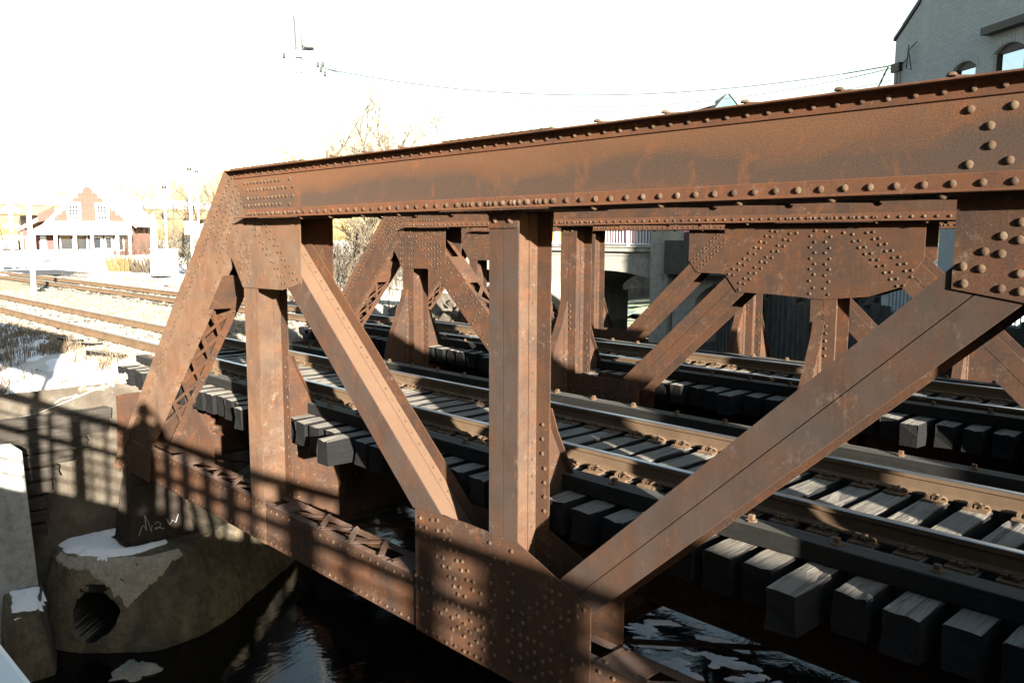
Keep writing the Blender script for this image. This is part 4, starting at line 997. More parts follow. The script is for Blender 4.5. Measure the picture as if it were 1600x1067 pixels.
# stray planks in the ballast
for k, (x, y, a, l, lab) in enumerate(((-3.2, .75, .18, 1.2, "broken grey board lying on the ballast nearest the truss foot"), (-5.2, 1.0, .5, .7, "short pale board end lying on ballast by the near rail"), (-6.2, .95, .2, .8, "splintered tie end lying by the near rail farther along"))):
    b = MB(); d = Vector((cos(a), sin(a), 0)); b.obox((x, y, bz(x, y)+.05), d*l/2, Vector((-d.y, d.x, 0))*.10, (0, 0, .05)); tag(obj("loose_board", b, TIE, bevel=.01), lab, "board")
# --- the road bridge the picture is taken from: deck, railing, added shade panel and parapet
rb_ = thing("road_bridge", "pale railing of the road bridge in the bottom left corner, close to the camera", "road bridge", (14, -9, -2.9))
SL = .04
def rz(x, z): return z+SL*(x-14.33)
def sbox(b, x0, x1, y0, y1, z0, z1):
    return b.poly([(x0, y0, rz(x0, z0)), (x1, y0, rz(x1, z0)), (x1, y1, rz(x1, z0)), (x0, y1, rz(x0, z0))], (0, 0, z1-z0))
b = MB(); sbox(b, -3, 95, -15, -4.74, -3.3, -2.02); obj("deck", b, ASPHALT, rb_)
b = MB(); sbox(b, -3, 95, -5.9, -4.80, -2.0, -1.90); obj("sidewalk", b, ASPHALT, rb_)
b = MB(); sbox(b, -3, 95, -4.735, -4.58, -2.8, -1.98); obj("kerb_beam", b, CONC, rb_)
b = MB(); sbox(b, -2, 60, -4.66, -4.568, -.57, -.43); obj("top_rail", b, GALV, rb_, bevel=.008)
for k in range(1, 6):
    b = MB(); hh = .055 if k == 2 else .014; sbox(b, -2, 60, -4.65, -4.615, -.56-.235*k-hh, -.56-.235*k+hh); obj("rail_bar", b, GALV, rb_)
rnd = random.Random(12); x = 9.4                              # pickets of uneven width
while x < 40:
    if x < 12.4: w_, g_ = rnd.uniform(.12, .3), rnd.uniform(.4, .9)
    elif x < 17.2: w_, g_ = rnd.uniform(.35, .65), rnd.uniform(.22, .38)
    else: w_, g_ = rnd.uniform(.18, .4), rnd.uniform(.7, 1.3)
    b = MB(); sbox(b, x, x+w_, -4.662, -4.651, -1.97, -.575); obj("picket", b, GALV, rb_); x += w_+g_
x = -1.6
while x < 60:
    if abs(x-14.33) > 1.0:
        b = MB(); sbox(b, x-.045, x+.045, -4.69, -4.60, -1.97, -.575); obj("rail_post", b, GALV, rb_)
    x += 2.05
for (a, c) in ((22.1, 22.9), (18.55, 18.8)):
    b = MB(); sbox(b, a, c, -4.75, -4.57, -1.97, -.42); obj("pilaster", b, CONC, rb_)
b = MB(); b.box(24.6, 32, -4.80, -4.58, -1.55, .62); obj("shade_parapet", b, CONC, rb_)  # unseen wall added to shade the near tie ends
b = MB(); sbox(b, 3.0, 9.3, -4.72, -4.66, .02, 1.28); obj("shade_panel", b, OLDWOOD, rb_)  # unseen board added to shade the ground left of the track
for x in (3.1, 6.2, 9.2):
    b = MB(); sbox(b, x-.08, x+.08, -4.80, -4.73, -1.97, 1.3); obj("shade_panel_post", b, OLDWOOD, rb_)
# ------------------------------------------------------------------ background
# bare trees
def tree(x, y, top, kind, seed, label, group=None):
    rnd = random.Random(seed); z0 = gz(x, y)-.1 if y < 60 else -2.5; H = top-z0
    t = thing("bare_tree", label, "tree", (x, y, z0), group)
    tr = MB(); cr = MB(); far = H < 6
    def grow(p, d, l, r, lev, mb):
        n = 4 if lev < 2 else 3; pts = [p]; rs = [r]; q = p.copy(); dd = d.copy()
        for k in range(n):
            dd = (dd+Vector((rnd.gauss(0, .10+.05*lev), rnd.gauss(0, .10+.05*lev), rnd.gauss(.03, .05)))).normalized(); q = q+dd*(l/n); pts.append(q.copy()); rs.append(max(.013, r*(1-(.62 if lev else .5)*(k+1)/n)))
        mb.tube(pts, rs, 6 if lev == 0 else (4 if lev == 1 else 3), lev == 0)
        if lev >= 4: return
        c = (6, 4, 3, 3)[lev]+(rnd.random() < .5)
        for k in range(c):
            f = (.38+.6*k/c) if lev == 0 else (.22+.76*k/c)
            i = min(n-1, int(f*n)); a = pts[i].lerp(pts[i+1], f*n-i)
            ax = Vector((rnd.gauss(0, 1), rnd.gauss(0, 1), rnd.gauss(0, .35))).normalized()
            nd = (dd*.75+ax*(.75 if lev else .8)+Vector((0, 0, .18))).normalized()
            grow(a, nd, l*rnd.uniform(.42, .66)*(1 if lev else (1-.3*f)), max(.013, rs[i]*.6), lev+1, cr)
    lean = Vector((rnd.gauss(0, .06), rnd.gauss(0, .06), 1)).normalized()
    grow(Vector((x, y, z0)), lean, H*.74, .05+H*.012, 0, tr)
    obj("trunk", tr, BARK if kind != 0 else BARK2, t, True); obj("crown", cr, BARK if kind == 1 else TWIG, t)
    return t
TREES = [(-36.7,26.4,9.3,0),(-36.54,29.48,10.3,0),(-30.17,24.47,7.3,0),(-39.35,35.29,10.6,0),(-29.67,29.37,8.0,0),(-45.38,37.73,9.3,0),(-46.62,45.18,10.1,0),(-23.8,19.48,2.5,1),(-20.9,18.6,1.4,2),(-25.6,21.98,2.0,0),(-47.81,32.27,8.5,0),(-77.83,37.31,8.6,0),(-84.12,38.02,7.9,0),(-95.89,40.28,8.7,0),(-71.52,29.33,5.7,1),(-140.76,51.66,11.3,0),(-153.65,52.75,11.4,0),(-166.86,53.51,11.4,0),(-103.04,47.38,10.2,0),(-110.06,54.62,12.3,0),(-190.44,43.42,11.3,0),(-181.96,45.0,10.8,0),(-188.26,52.99,11.7,0),(-52.12,21.93,1.4,1),(-60.97,47.65,8.6,0),(-57.89,58.18,12.7,0)]
LAB = {0: "bare tree just right of the utility pole", 1: "tallest bare tree right of the utility pole, its crown highest over the top chord", 3: "bare tree with a fan of branches, rightmost of the taller crowns over the top chord", 10: "bare tree whose crown shows just left of the utility pole's foot", 7: "slender white-barked tree seen between the near and middle truss end posts", 8: "low pale sapling beside the white-barked tree", 9: "small twiggy tree right of the white-barked trunk", 14: "pale spreading tree between the white sign and the tapered white post", 23: "small pale tree with low branches left of the dark green spruce"}
for i, (x, y, t, k) in enumerate(TREES):
    if i in LAB: tree(x, y, t, k, 100+i, LAB[i])
    elif x < -130: tree(x, y, t, k, 100+i, "bare tree in the row behind the highway overpass", "trees behind the overpass")
    elif x < -65: tree(x, y, t, k, 100+i, "bare tree beyond the street right of the station house", "trees right of the station house")
    else: tree(x, y, t, k, 100+i, "tall bare tree rising behind the left end of the trusses", "trees behind the trusses")
# a thicket that reads as one mass
def thicket(name, n, reg, hmin, hmax, seed, label, mat):
    rnd = random.Random(seed); b = MB()
    for _ in range(n):
        x, y = reg(rnd); p = Vector((x, y, gz(x, y) if y < 70 else -2.5)); h = rnd.uniform(hmin, hmax); d = Vector((rnd.gauss(0, .25), rnd.gauss(0, .25), 1)).normalized()
        q = p+d*h*.5; e = q+(d+Vector((rnd.gauss(0, .3), rnd.gauss(0, .3), 0))).normalized()*h*.5; b.tube([p, q, e], [.02+h*.003, .014, .006], 3, False)
        for k in range(5):
            a = p.lerp(q, rnd.uniform(.3, 1)); b.tube([a, a+(d+Vector((rnd.gauss(0, .8), rnd.gauss(0, .8), .1))).normalized()*h*rnd.uniform(.2, .45)], [.011, .005], 3, False)
    return tag(obj(name, b, mat), label, 'thicket', kind='stuff')
def rt1(r): y = r.uniform(16, 46); return (edge(y)-r.uniform(1.5, 24), y)
thicket("thicket", 900, rt1, 1.5, 4.5, 3, "tan leafless brush massed behind the left end of the trusses", TWIG)
def rt2(r): return (r.uniform(-112, -70), r.uniform(34, 60))
thicket("thicket", 800, rt2, 2, 5.5, 4, "leafless brush under the overpass right of the station house", BARK2)
def rt3(r): return (r.uniform(-210, -150), r.uniform(20, 110))
thicket("thicket", 700, rt3, 5, 12, 5, "pale winter wood behind the highway overpass", TWIG)
# low straw hedges and shrubs in front of the house
def shrub(x, y, w, h, mat, label, seed, cat="shrub"):
    rnd = random.Random(seed); b = MB(); z0 = gz(x, y)-.05
    for _ in range(int(240)):
        a = rnd.uniform(0, 6.28); r_ = sqrt(rnd.random())*w*.35; p = Vector((x+cos(a)*r_, y+sin(a)*r_, z0)); d = Vector((cos(a)*.5*rnd.random(), sin(a)*.5*rnd.random(), 1)).normalized()
        q = p+d*h*rnd.uniform(.5, 1.05); s = Vector((rnd.gauss(0, 1), rnd.gauss(0, 1), 0)).normalized()*.035*(1+w*.1); b.v += [tuple(p-s*.5), tuple(p+s*.5), tuple(q+s), tuple(q-s)]; n = len(b.v); b.f.append((n-4, n-3, n-2, n-1))
    o = obj("shrub", b, mat, loc=(x, y, z0)); return tag(o, label, cat)
shrub(-58.5, 19.8, 2.6, 1.5, YELLOWGRASS, "straw yellow shrub in front of the house's right porch column", 1)
shrub(-54.5, 20.9, 4.2, 1.5, BARK2, "wide reddish brown hedge left of the tapered white post", 2)
shrub(-50.8, 20.3, 2.0, 1.3, TWIG, "small brown bush at the foot of the tapered white post", 3)
# snow banks beyond the tracks
for poly in ([(-78, 17), (-77, 30), (-60, 25), (-52, 20), (-50, 14.5), (-60, 13)], [(-50, 21), (-47, 26), (-38, 22), (-36, 16), (-42, 15)], [(-44, 13), (-41, 17), (-33, 16), (-31, 12.6), (-36, 11.6)]):
    snowpatch("snow", poly, lambda x, y: gz(x, y)+.02, .16, "", .55)
# road across the tracks
rd = sheet([k*.5 for k in range(17)], [-30+2*k for k in range(23)], lambda u, v: (-56+u*1.35+(v-9)*.08, v, -2.335+(0 if True else 0))); rd.f = [tuple(reversed(f)) for f in rd.f]
struct("road", rd, ASPHALT)
snowpatch("snow", [(-58, 6), (-57, 9.5), (-49, 10.4), (-45.5, 9), (-46, 6.2), (-52, 5.4)], lambda x, y: -2.33, .05, "", .4)

# --- station house
def frame(o, ex, ey):
    o, ex, ey = Vector(o), Vector(ex).normalized(), Vector(ey).normalized(); ez = Vector((0, 0, 1))
    return lambda a, b, c: o+ex*a+ey*b+ez*c
hs = thing("station_house", "small red brick house with a stepped gable and white porch beyond the tracks", "house", (-109.5, 33, -2.55))
F = frame((-109.6, 33.1, -2.55), (.62, .785, 0), (-.785, .62, 0))          # a to the right along the front, b away from us
def fx(a, b, c): return tuple(F(a, b, c))
def fpoly(pts, b0, b1):                                                       # (a,c) outline extruded in depth
    m_ = MB(); m_.poly([fx(a, b0, c) for a, c in pts], F(0, b1, 0)-F(0, b0, 0)); return m_
def fbox(a0, a1, b0, b1, c0, c1): return fpoly([(a0, c0), (a1, c0), (a1, c1), (a0, c1)], b0, b1)
obj("wall", fbox(-4.7, 4.7, 0, 11, 0, 4.9), BRICKRED, hs)
hw = [(4.55, 0, .6), (4.2, .6, .95), (3.6, .95, 1.5), (3.0, 1.5, 2.1), (2.75, 2.1, 2.65), (2.0, 2.65, 3.2), (1.3, 3.2, 3.9), (.67, 3.9, 4.7)]
st = []
for w__, c0_, c1_ in hw: st += [(w__, 4.9+c0_), (w__, 4.9+c1_)]
st = [(-a, c) for a, c in st[::-1]][::-1][::-1] + st[::-1] if False else st + [(-a, c) for a, c in st[::-1]]
obj("stepped_gable", fpoly(st, -.12, .25), BRICKRED, hs)
obj("gable_wall", fpoly([(-5.6, 4.7), (5.6, 4.7), (0, 9.9)], -.02, .1), WHITE, hs)
r = MB(); 
for s in (-1, 1):
    p = [F(0, -.1, 10.2), F(0, 11.5, 10.2), F(s*6.1, 11.5, 4.35), F(s*6.1, -.1, 4.35)]; r.poly(p, (0, 0, -.18)) if s > 0 else r.poly(p[::-1], (0, 0, -.18))
obj("roof", r, ROOFPALE, hs)
for s in (-1, 1):
    m_ = MB(); m_.poly([fx(0, -.16, 10.3), fx(s*6.25, -.16, 4.33), fx(s*6.25, -.16, 4.0), fx(0, -.16, 9.8)], F(0, -.1, 0)-F(0, -.16, 0)); obj("bargeboard", m_, WHITE, hs)
for a in (-1.86, 1.86):
    wf = obj("window", fbox(a-.9, a+.9, -.2, -.125, 4.95, 7.45), WHITE, hs)
    for i in range(3):
        for j in range(4): obj("pane", fbox(a-.56+i*.40, a-.56+i*.40+.27, -.24, -.205, 5.25+j*.46, 5.25+j*.46+.33), BLACKISH, wf)
pr_ = MB(); pr_.poly([fx(-5.6, -.13, 4.75), fx(5.6, -.13, 4.75), fx(6.6, -2.9, 3.55), fx(-6.6, -2.9, 3.55)], (0, 0, -.15)); obj("porch_roof", pr_, ROOFPALE, hs)
obj("fascia", fbox(-6.6, 6.6, -2.95, -2.8, 3.05, 3.5), WHITE, hs)
for a in (-6.2, -3.4, -.9, 1.3, 4.6, 6.2): obj("porch_column", fbox(a-.16, a+.16, -2.85, -2.55, 0, 3.06), WHITE, hs)
for a0, a1 in ((-4.0, -2.2), (-1.9, -.3)):
    wf = obj("window", fbox(a0, a1, -.1, -.005, .9, 3.0), WHITE, hs); obj("pane", fbox(a0+.15, a1-.15, -.13, -.105, 1.05, 2.85), GLASS, wf)
dr = obj("door", fbox(.2, 1.7, -.1, -.005, 0, 2.9), WHITE, hs); obj("pane", fbox(.5, 1.4, -.13, -.105, 1.2, 2.6), GLASS, dr)
dr = obj("door", fbox(1.9, 3.0, -.1, -.005, 0, 2.9), WHITE, hs); obj("pane", fbox(2.1, 2.8, -.13, -.105, 1.2, 2.6), GLASS, dr)
wf = obj("window", fbox(3.2, 4.5, -.1, -.005, .9, 2.8), WHITE, hs); obj("pane", fbox(3.35, 4.35, -.13, -.105, 1.0, 2.65), GLASS, wf)
obj("side_wing", fbox(-9.3, -4.71, 1.0, 10, 0, 3.7), PINKWALL, hs)
m_ = MB(); m_.poly([fx(-9.8, .7, 3.6), fx(-4.6, .7, 6.2), fx(-4.6, 10.3, 6.2), fx(-9.8, 10.3, 3.6)], (0, 0, -.15)); obj("wing_roof", m_, ROOFPALE, hs)
m_ = MB(); m_.poly([fx(-6.9, .3, 4.75), fx(-4.75, .3, 5.2), fx(-4.75, .3, 6.9), fx(-6.9, .3, 5.9)], F(0, .5, 0)-F(0, .3, 0)); obj("dormer_wall", m_, BRICKRED, hs)
for a in (-8.5, -6.6):
    wf = obj("window", fbox(a-.4, a+.4, .9, .995, .9, 2.9), WHITE, hs)
m_ = MB()
# picket fence
pf = thing("picket_fence", "white picket fence in front of the house's porch", "fence", fx(-3, -6, 0))
for k in range(34): 
    a = -6.4+k*.26; m_ = fpoly([(a, 0), (a+.13, 0), (a+.13, 1.0), (a+.065, 1.12), (a, 1.0)], -6.0, -5.96); obj("picket", m_, WHITE, pf)
for c in (.25, .75): obj("fence_rail", fbox(-6.5, 2.6, -5.955, -5.9, c, c+.1), WHITE, pf)
# --- highway overpass
ov = thing("highway_overpass", "white concrete highway overpass on tan girders behind the house", "overpass", (-151, 45, -2.5))
A, B = Vector((-146.0, 20, 0)), Vector((-160.5, 100, 0)); A = A+(A-B)*.25; d = (B-A); L_ = d.length; d.normalize(); nn = Vector((d.y, -d.x, 0)); 
def ob(s0, s1, o0, o1, z0, z1):
    m_ = MB(); m_.poly([A+d*s0+nn*o0+Vector((0, 0, z0)), A+d*s1+nn*o0+Vector((0, 0, z0)), A+d*s1+nn*o1+Vector((0, 0, z0)), A+d*s0+nn*o1+Vector((0, 0, z0))], (0, 0, z1-z0)); return m_
obj("parapet", ob(0, L_, .6, .9, 5.95, 7.5), WHITE, ov); obj("deck", ob(0, L_, -10, .62, 5.7, 5.95), PALEC, ov)
obj("girder", ob(0, L_, -.1, .1, 4.0, 5.69), TANSTEEL, ov); obj("girder", ob(0, L_, -6, -5.8, 4.0, 5.69), TANSTEEL, ov)
for s in (8, 38, 72): obj("pier", ob(s, s+1.2, -8, -.3, -2.6, 3.99), PALEC, ov)
# --- crossing signal
xs_ = thing("crossing_signal", "railroad crossing signal with two round lamps at the left edge", "crossing signal", (-60.5, 12.35, -2.45))
sx_, sy_ = -60.5, 12.35; b = MB(); b.tube([(sx_, sy_, -2.45), (sx_, sy_, 3.4)], .12, 10); obj("mast", b, WHITE, xs_)
rdir = Vector((.69, .72, 0)); fdir = Vector((.97, -.25, 0))
for s in (-1, 1):
    c = Vector((sx_, sy_, .95))+rdir*.42*s+fdir*.2; b = MB(); b.tube([c, c+fdir*.05], .31, 20); bk_ = obj("backing_disc", b, BLACKISH, xs_)
    b = MB(); b.tube([c+fdir*.055, c+fdir*.11], .22, 16); obj("lens", b, GREY, bk_)
    c = Vector((sx_, sy_, .1))+rdir*.45*s+fdir*.2; b = MB(); b.tube([c, c+fdir*.22], .2, 14); obj("lamp", b, GREY, xs_)
for s in (-1, 1):
    b = MB(); c = Vector((sx_, sy_, 2.6))+fdir*.2; b.bar(c-rdir*.75-Vector((0, 0, .6*s)), c+rdir*.75+Vector((0, 0, .6*s)), .22, .03, fdir); obj("crossbuck_blade", b, WHITE, xs_).location += fdir*(.05*s)
b = MB(); b.bar(Vector((sx_, sy_, .1))+rdir*1.1+fdir*.1, Vector((sx_, sy_, .1))-rdir*1.1+fdir*.1, .1, .1); obj("lamp_arm", b, GREY, xs_)
b = MB(); b.box(sx_-1.2, sx_-.2, sy_-1.8, sy_-.7, -2.45, -.3); tag(obj("signal_bungalow", b, WHITE, bevel=.03), "low white equipment box at the foot of the crossing signal", "equipment box")
# white post between the tracks
wp = thing("white_post", "tall white post standing between the two tracks", "post", (-26, 5.15, -2.5)); b = MB(); b.tube([(-26, 5.15, -2.5), (-26, 5.15, 2.45)], .095, 10); obj("pole", b, WHITE, wp); b = MB(); b.box(-26.12, -25.88, 5.03, 5.27, -2.5, -2.3); obj("foot_block", b, WHITE, wp)
cb_ = MB(); cb_.tube([(-26.2, 5.3, -2.3), (-27.2, 5.9, -2.32), (-28.4, 6.1, -2.3), (-29.0, 6.5, -2.31)], .035, 6); tag(obj("cable", cb_, BLACKISH), "short black cable lying on the ballast beside the white post", "cable")
# signal cabinet, tapered post, sign, lights, spruce
cbt = thing("signal_cabinet", "white signal cabinet at the foot of the tapered white post", "cabinet", (-48.4, 19.5, -2.7)); b = MB(); b.obox((-48.4, 19.5, -1.75), Vector((.6, .75, 0))*.8, Vector((-.75, .6, 0))*.6, (0, 0, .95)); obj("case", b, WHITE, cbt); b = MB(); b.obox((-48.4, 19.5, -.77), Vector((.6, .75, 0))*.88, Vector((-.75, .6, 0))*.68, (0, 0, .035)); obj("lid", b, WHITE, cbt)
b = MB(); b.tube([(-49.6, 19.2, -2.7), (-49.6, 19.2, 1.6), (-49.6, 19.2, 1.95)], [.34, .17, .02], 8); tag(obj("tapered_post", b, WHITE), "tapered white post rising behind the white signal cabinet", "post")
sg = thing("street_sign", "white square sign on a tall white pole left of the near truss", "sign", (-40.3, 18.2, -2.6)); b = MB(); b.tube([(-40.3, 18.2, -2.6), (-40.3, 18.2, 4.4)], .10, 10); obj("pole", b, WHITE, sg); b = MB(); b.obox((-40.2, 18.1, .72), Vector((.6, .75, 0))*.43, Vector((-.75, .6, 0))*.02, (0, 0, .42)); obj("sign_panel", b, WHITE, sg); b = MB(); b.tube([(-40.3, 18.2, 4.4), (-40.3, 18.2, 4.62)], .14, 8); obj("lamp_head", b, BLACKISH, sg)
for (x, y, h, lab) in ((-62.3, 25.1, 4.45, "thin street light with a dark head behind the tapered white post"), (-75.5, 33.8, 7.1, "faint tall light pole right of the white square sign")):
    lp = thing("light_pole", lab, "light pole", (x, y, -2.5)); b = MB(); b.tube([(x, y, -2.5), (x, y, h)], .09, 8); obj("pole", b, WHITE, lp); b = MB(); b.tube([(x, y, h), (x, y, h+.25)], .2, 8); obj("lamp_head", b, BLACKISH, lp)
sp_ = thing("spruce_tree", "small dark green conical spruce beside the white square sign", "tree", (-55.4, 24.1, -2.6)); b = MB(); b.tube([(-55.4, 24.1, -2.6), (-55.4, 24.1, 1.5)], [.12, .03], 6); obj("trunk", b, BARK2, sp_)
rnd = random.Random(9); b = MB()
for k in range(1500):
    t = rnd.random()**.7; h = -2.2+4.0*(1-t)*1.0; r_ = .08+.95*t*(.75+.25*sin(h*9)); a = rnd.uniform(0, 6.28); q = Vector((-55.4+cos(a)*r_*rnd.uniform(.5, 1), 24.1+sin(a)*r_*rnd.uniform(.5, 1), h)); e = Vector((cos(a), sin(a), -.35))*.22; s = Vector((-sin(a), cos(a), 0))*.05
    b.v += [tuple(q-s), tuple(q+s), tuple(q+e)]; n = len(b.v); b.f.append((n-3, n-2, n-1))
obj("crown", b, SPRUCE, sp_)
# --- utility pole and wires
up = thing("utility_pole", "tall pale utility pole with transformer and crossarm above the trusses", "utility pole", (-19.9, 14.9, -3))
b = MB(); b.tube([(-19.75, 14.8, -3), (-20.35, 15.1, 4), (-21.05, 15.4, 10.2)], [.20, .17, .13], 10); obj("pole", b, DARKPOLE, up, True)
P0 = Vector((-20.8, 15.3, 8.5)); pr2 = Vector((.69, .72, 0)); pf2 = Vector((.72, -.69, 0))
b = MB(); c = P0+pr2*.42+Vector((0, 0, .15)); b.tube([c, c+Vector((0, 0, .04)), c+Vector((0, 0, .95)), c+Vector((0, 0, 1.05))], [.25, .28, .28, .2], 14); tf = obj("transformer", b, DARKPOLE, up, True)
for s in (-.12, .12): b = MB(); b.tube([c+pr2*s+Vector((0, 0, 1.0)), c+pr2*s+Vector((0, 0, 1.35))], .035, 6); obj("bushing", b, GREY, tf)
b = MB(); b.tube([c+Vector((0, 0, -.06)), c+Vector((0, 0, -.005))], .27, 14); obj("tank_base", b, BLACKISH, tf)
b = MB(); b.tube([P0+pf2*.16-pr2*.08+Vector((0, 0, .1)), P0+pf2*.12-pr2*.16+Vector((0, 0, 1.5))], .03, 6); obj("conduit", b, BLACKISH, up)
for k, (dz, l) in enumerate(((-.25, .55), (-.9, .4))):
    b = MB(); b.bar(P0+pf2*.2+Vector((0, 0, dz))-pr2*.15, P0+pf2*.2+Vector((0, 0, dz))+pr2*l*2, .09, .11); obj("crossarm", b, DARKPOLE, up)
for (s, dz) in ((1.0, -.75), (1.15, -.95), (1.25, -.72), (1.35, -1.15), (-.7, -.35), (.3, .0)):
    b = MB(); q = P0+pr2*s*.9+pf2*.2+Vector((0, 0, dz)); b.tube([q, q+Vector((0, 0, .06)), q+Vector((.02, 0, .24))], [.05, .07, .04], 6); obj("insulator", b, BLACKISH, up)
def wire(p, q, sag, r, label, n=18, x=2):
    p, q = Vector(p), Vector(q); b = MB(); b.tube([p.lerp(q, t/n)-Vector((0, 0, sag*4*(t/n)*(1-t/n))) for t in range(n+1)], r, 5); tag(obj("power_line", b, WIRE), label, "wire")
BC = Vector((.70, 28.15, 6.62))
wire(P0+pr2*1.0+Vector((0, 0, -.72)), BC, 1.15, .022, "uppermost of the wires sagging from the pole to the brick building")
wire(P0+pr2*1.25+Vector((0, 0, -.78)), BC+Vector((.1, -.1, -.12)), 1.55, .016, "middle wire sagging from the pole to the brick building")
wire(P0+pr2*.8+Vector((0, 0, -1.1)), BC+Vector((0, 0, -.55)), 1.5, .011, "lowest thin wire sagging from the pole towards the brick building")
wire((-45, 38, 15.5), (16, 34, 26.0), .8, .009, "faint wire crossing the open sky at the top")
wire((-90, 10, 15.5), (-50, 24, 21), .3, .008, "very faint wire in the top left corner of the sky")
# --- arch bridge upstream
ar = thing("arch_bridge", "pale concrete arch bridge with a white railing beyond the trusses", "arch bridge", (-14, 34, -5.5))
YF = 32.6; 
def archz(x):                                                 # soffit
    for c, hw, cr_, sp in ((-17.0, 5.2, -1.72, -3.6), (-5.6, 5.2, -1.5, -3.6), (-28.4, 5.2, -1.9, -3.6)):
        if abs(x-c) < hw: t = (x-c)/hw; return sp+(cr_-sp)*sqrt(max(0, 1-t*t*.97))
    return None
m_ = MB(); XS = [-34+.25*k for k in range(136)]
up_, lo_ = [], []
for x in XS: up_.append((x, -.62)); z = archz(x); lo_.append((x, z if z is not None else -6.2))
base = 0
for i in range(len(XS)-1):
    m_.poly([(up_[i][0], YF, up_[i][1]), (up_[i+1][0], YF, up_[i+1][1]), (lo_[i+1][0], YF, lo_[i+1][1]), (lo_[i][0], YF, lo_[i][1])], (0, 8, 0))
obj("arch_span", m_, ARCHC, ar)
for z0, z1, y0 in ((-.615, -.38, -.22), (-.378, -.30, -.30), (-.85, -.80, -.05)):
    m_ = MB(); m_.box(-34, -.3, YF+y0, YF+(9 if z0 > -.7 else -.002), z0, z1); obj("cornice", m_, ARCHC, ar)
for x in (-22.6, -11.3): m_ = MB(); m_.box(x-.65, x+.65, YF-.35, YF+8.5, -6.5, -3.4); obj("pier", m_, ARCHC, ar)
for x in (-15.7, -14.2, -9.2, -7.4, -19.0): m_ = MB(); m_.box(x-.33, x+.33, YF+12, YF+12.7, -6.5, 0); m_.box(x-.36, x+.36, YF+11.97, YF+12.73, -2.75, -2.7); obj("pier", m_, ARCHC, ar)
m_ = MB(); m_.box(-34, 2, YF+9.2, YF+15, -.9, -.3); obj("deck", m_, ARCHC, ar)
m_ = MB(); m_.box(-13.35, -12.2, YF-.5, YF+.9, -5.9, 1.35); obj("pylon", m_, ARCHC, ar)
rl = thing("bridge_railing", "white metal railing along the arch bridge", "railing", (-18, YF, -.3))
for z in (-.22, .62): m_ = MB(); m_.box(-34, -13.4, YF-.2, YF-.14, z, z+.06); obj("rail", m_, WHITE, rl)
x = -33.6; k = 0
while x < -13.5:
    if k % 9 == 0: m_ = MB(); m_.box(x-.075, x+.075, YF-.25, YF-.1, -.3, .74); obj("rail_post", m_, WHITE, rl)
    else: m_ = MB(); m_.box(x-.018, x+.018, YF-.19, YF-.15, -.159, .619); obj("baluster", m_, WHITE, rl)
    x += .205; k += 1
# buildings behind the arch bridge
def block(name, x0, x1, y0, y1, z0, z1, mat, label, cat, wins=()):
    t = thing(name, label, cat, ((x0+x1)/2, y0, z0)); m_ = MB(); m_.box(x0, x1, y0, y1, z0, z1); obj("wall", m_, mat, t)
    for (a, c, w_, h, mt) in wins: m_ = MB(); m_.box(a, a+w_, y0-.06, y0-.003, c, c+h); wf = obj("window", m_, mt, t); m_ = MB(); m_.box(a+w_*.15, a+w_*.85, y0-.075, y0-.062, c+h*.12, c+h*.88); obj("pane", m_, GLASS, wf)
    return t
block("maroon_building", -33, -21.5, 52, 60, -3, 2.6, MAROON, "dark maroon building behind the white railing of the arch bridge", "building", [(-32+k*2.4, 1.1, 1.2, .8, GREY) for k in range(4)])
blp = thing("panel_fence", "blue-grey board fence with a small blue sign on the arch bridge", "fence", (-14.6, 33.6, -.3))
for k in range(7): m_ = MB(); m_.box(-17.2+k*.42, -17.2+k*.42+.4, 35.8+.004*(k % 2), 35.87, -.3, .95); obj("board", m_, BLUEGREY, blp)
m_ = MB(); m_.box(-15.6, -15.15, 35.74, 35.79, .42, .85); obj("sign", m_, BLUE, blp)
block("kiosk", -14.6, -13.1, 38, 40, -.3, 2.2, BLACKISH, "dark frame of a glazed doorway behind the blue-grey board fence", "building", [(-14.5, .0, 1.2, 2.0, COPPER)])
block("brick_block", -12.15, -8.0, 31.7, 32.28, -1.75, .02, PILE, "dark masonry block right of the arch bridge pylon", "building")
block("dark_house", -12.6, -8.6, 46, 54, -3, 3.2, MAROON, "dark building seen under the middle truss's top chord right of the pylon", "building", [(-11.4, .2, 1.2, 1.4, WHITE)])
# pile wall with a graffiti post, boards and fence at the far bank
pw = thing("pile_wall", "row of dark timber piles holding the far bank under the middle truss", "pile wall", (-6, 30, -5.5)); rnd = random.Random(3)
for k in range(26):
    x = -8.2+k*.42; y = 31.0-(x+8.2)*.9; b = MB(); b.tube([(x, y, -5.8), (x+rnd.uniform(-.05, .05), y, -2.0+rnd.uniform(-.4, .4))], [.17, .15], 8); obj("pile", b, PILE, pw)
gp_ = MB(); gp_.box(-3.35, -2.9, 25.3, 25.8, -5.6, -1.4); gpo = tag(obj("concrete_post", gp_, BLACKISH), "dark concrete post painted with a blue and magenta scrawl", "post")
gr = MB(); gr.tube([(-3.2+.12*cos(t*.9), 25.29, -3.3+.9*sin(t*.7)*(.6+.05*t)) for t in range(12)], .03, 5); obj("scrawl", gr, BLUE, gpo)
gr = MB(); gr.tube([(-3.08+.06*sin(t*1.7), 25.285, -2.9+.12*t) for t in range(8)], .04, 5); obj("scrawl", gr, MAGENTA, gpo)
bf = thing("board_fence", "dark upright board fence at the right edge on the far bank", "fence", (8, 24, -3))
for k in range(30):
    x = 1.5+k*.36; y = 21.2-(x-1.5)*.62; b = MB(); b.box(x, x+.30, y-.03, y, -4.4+rnd.uniform(-.05, .05), -1.9+rnd.uniform(-.12, .12)); obj("board", b, PILE, bf)
mf = thing("metal_fence", "dark metal picket fence above the board fence at the right edge", "fence", (8, 26, -2.4))
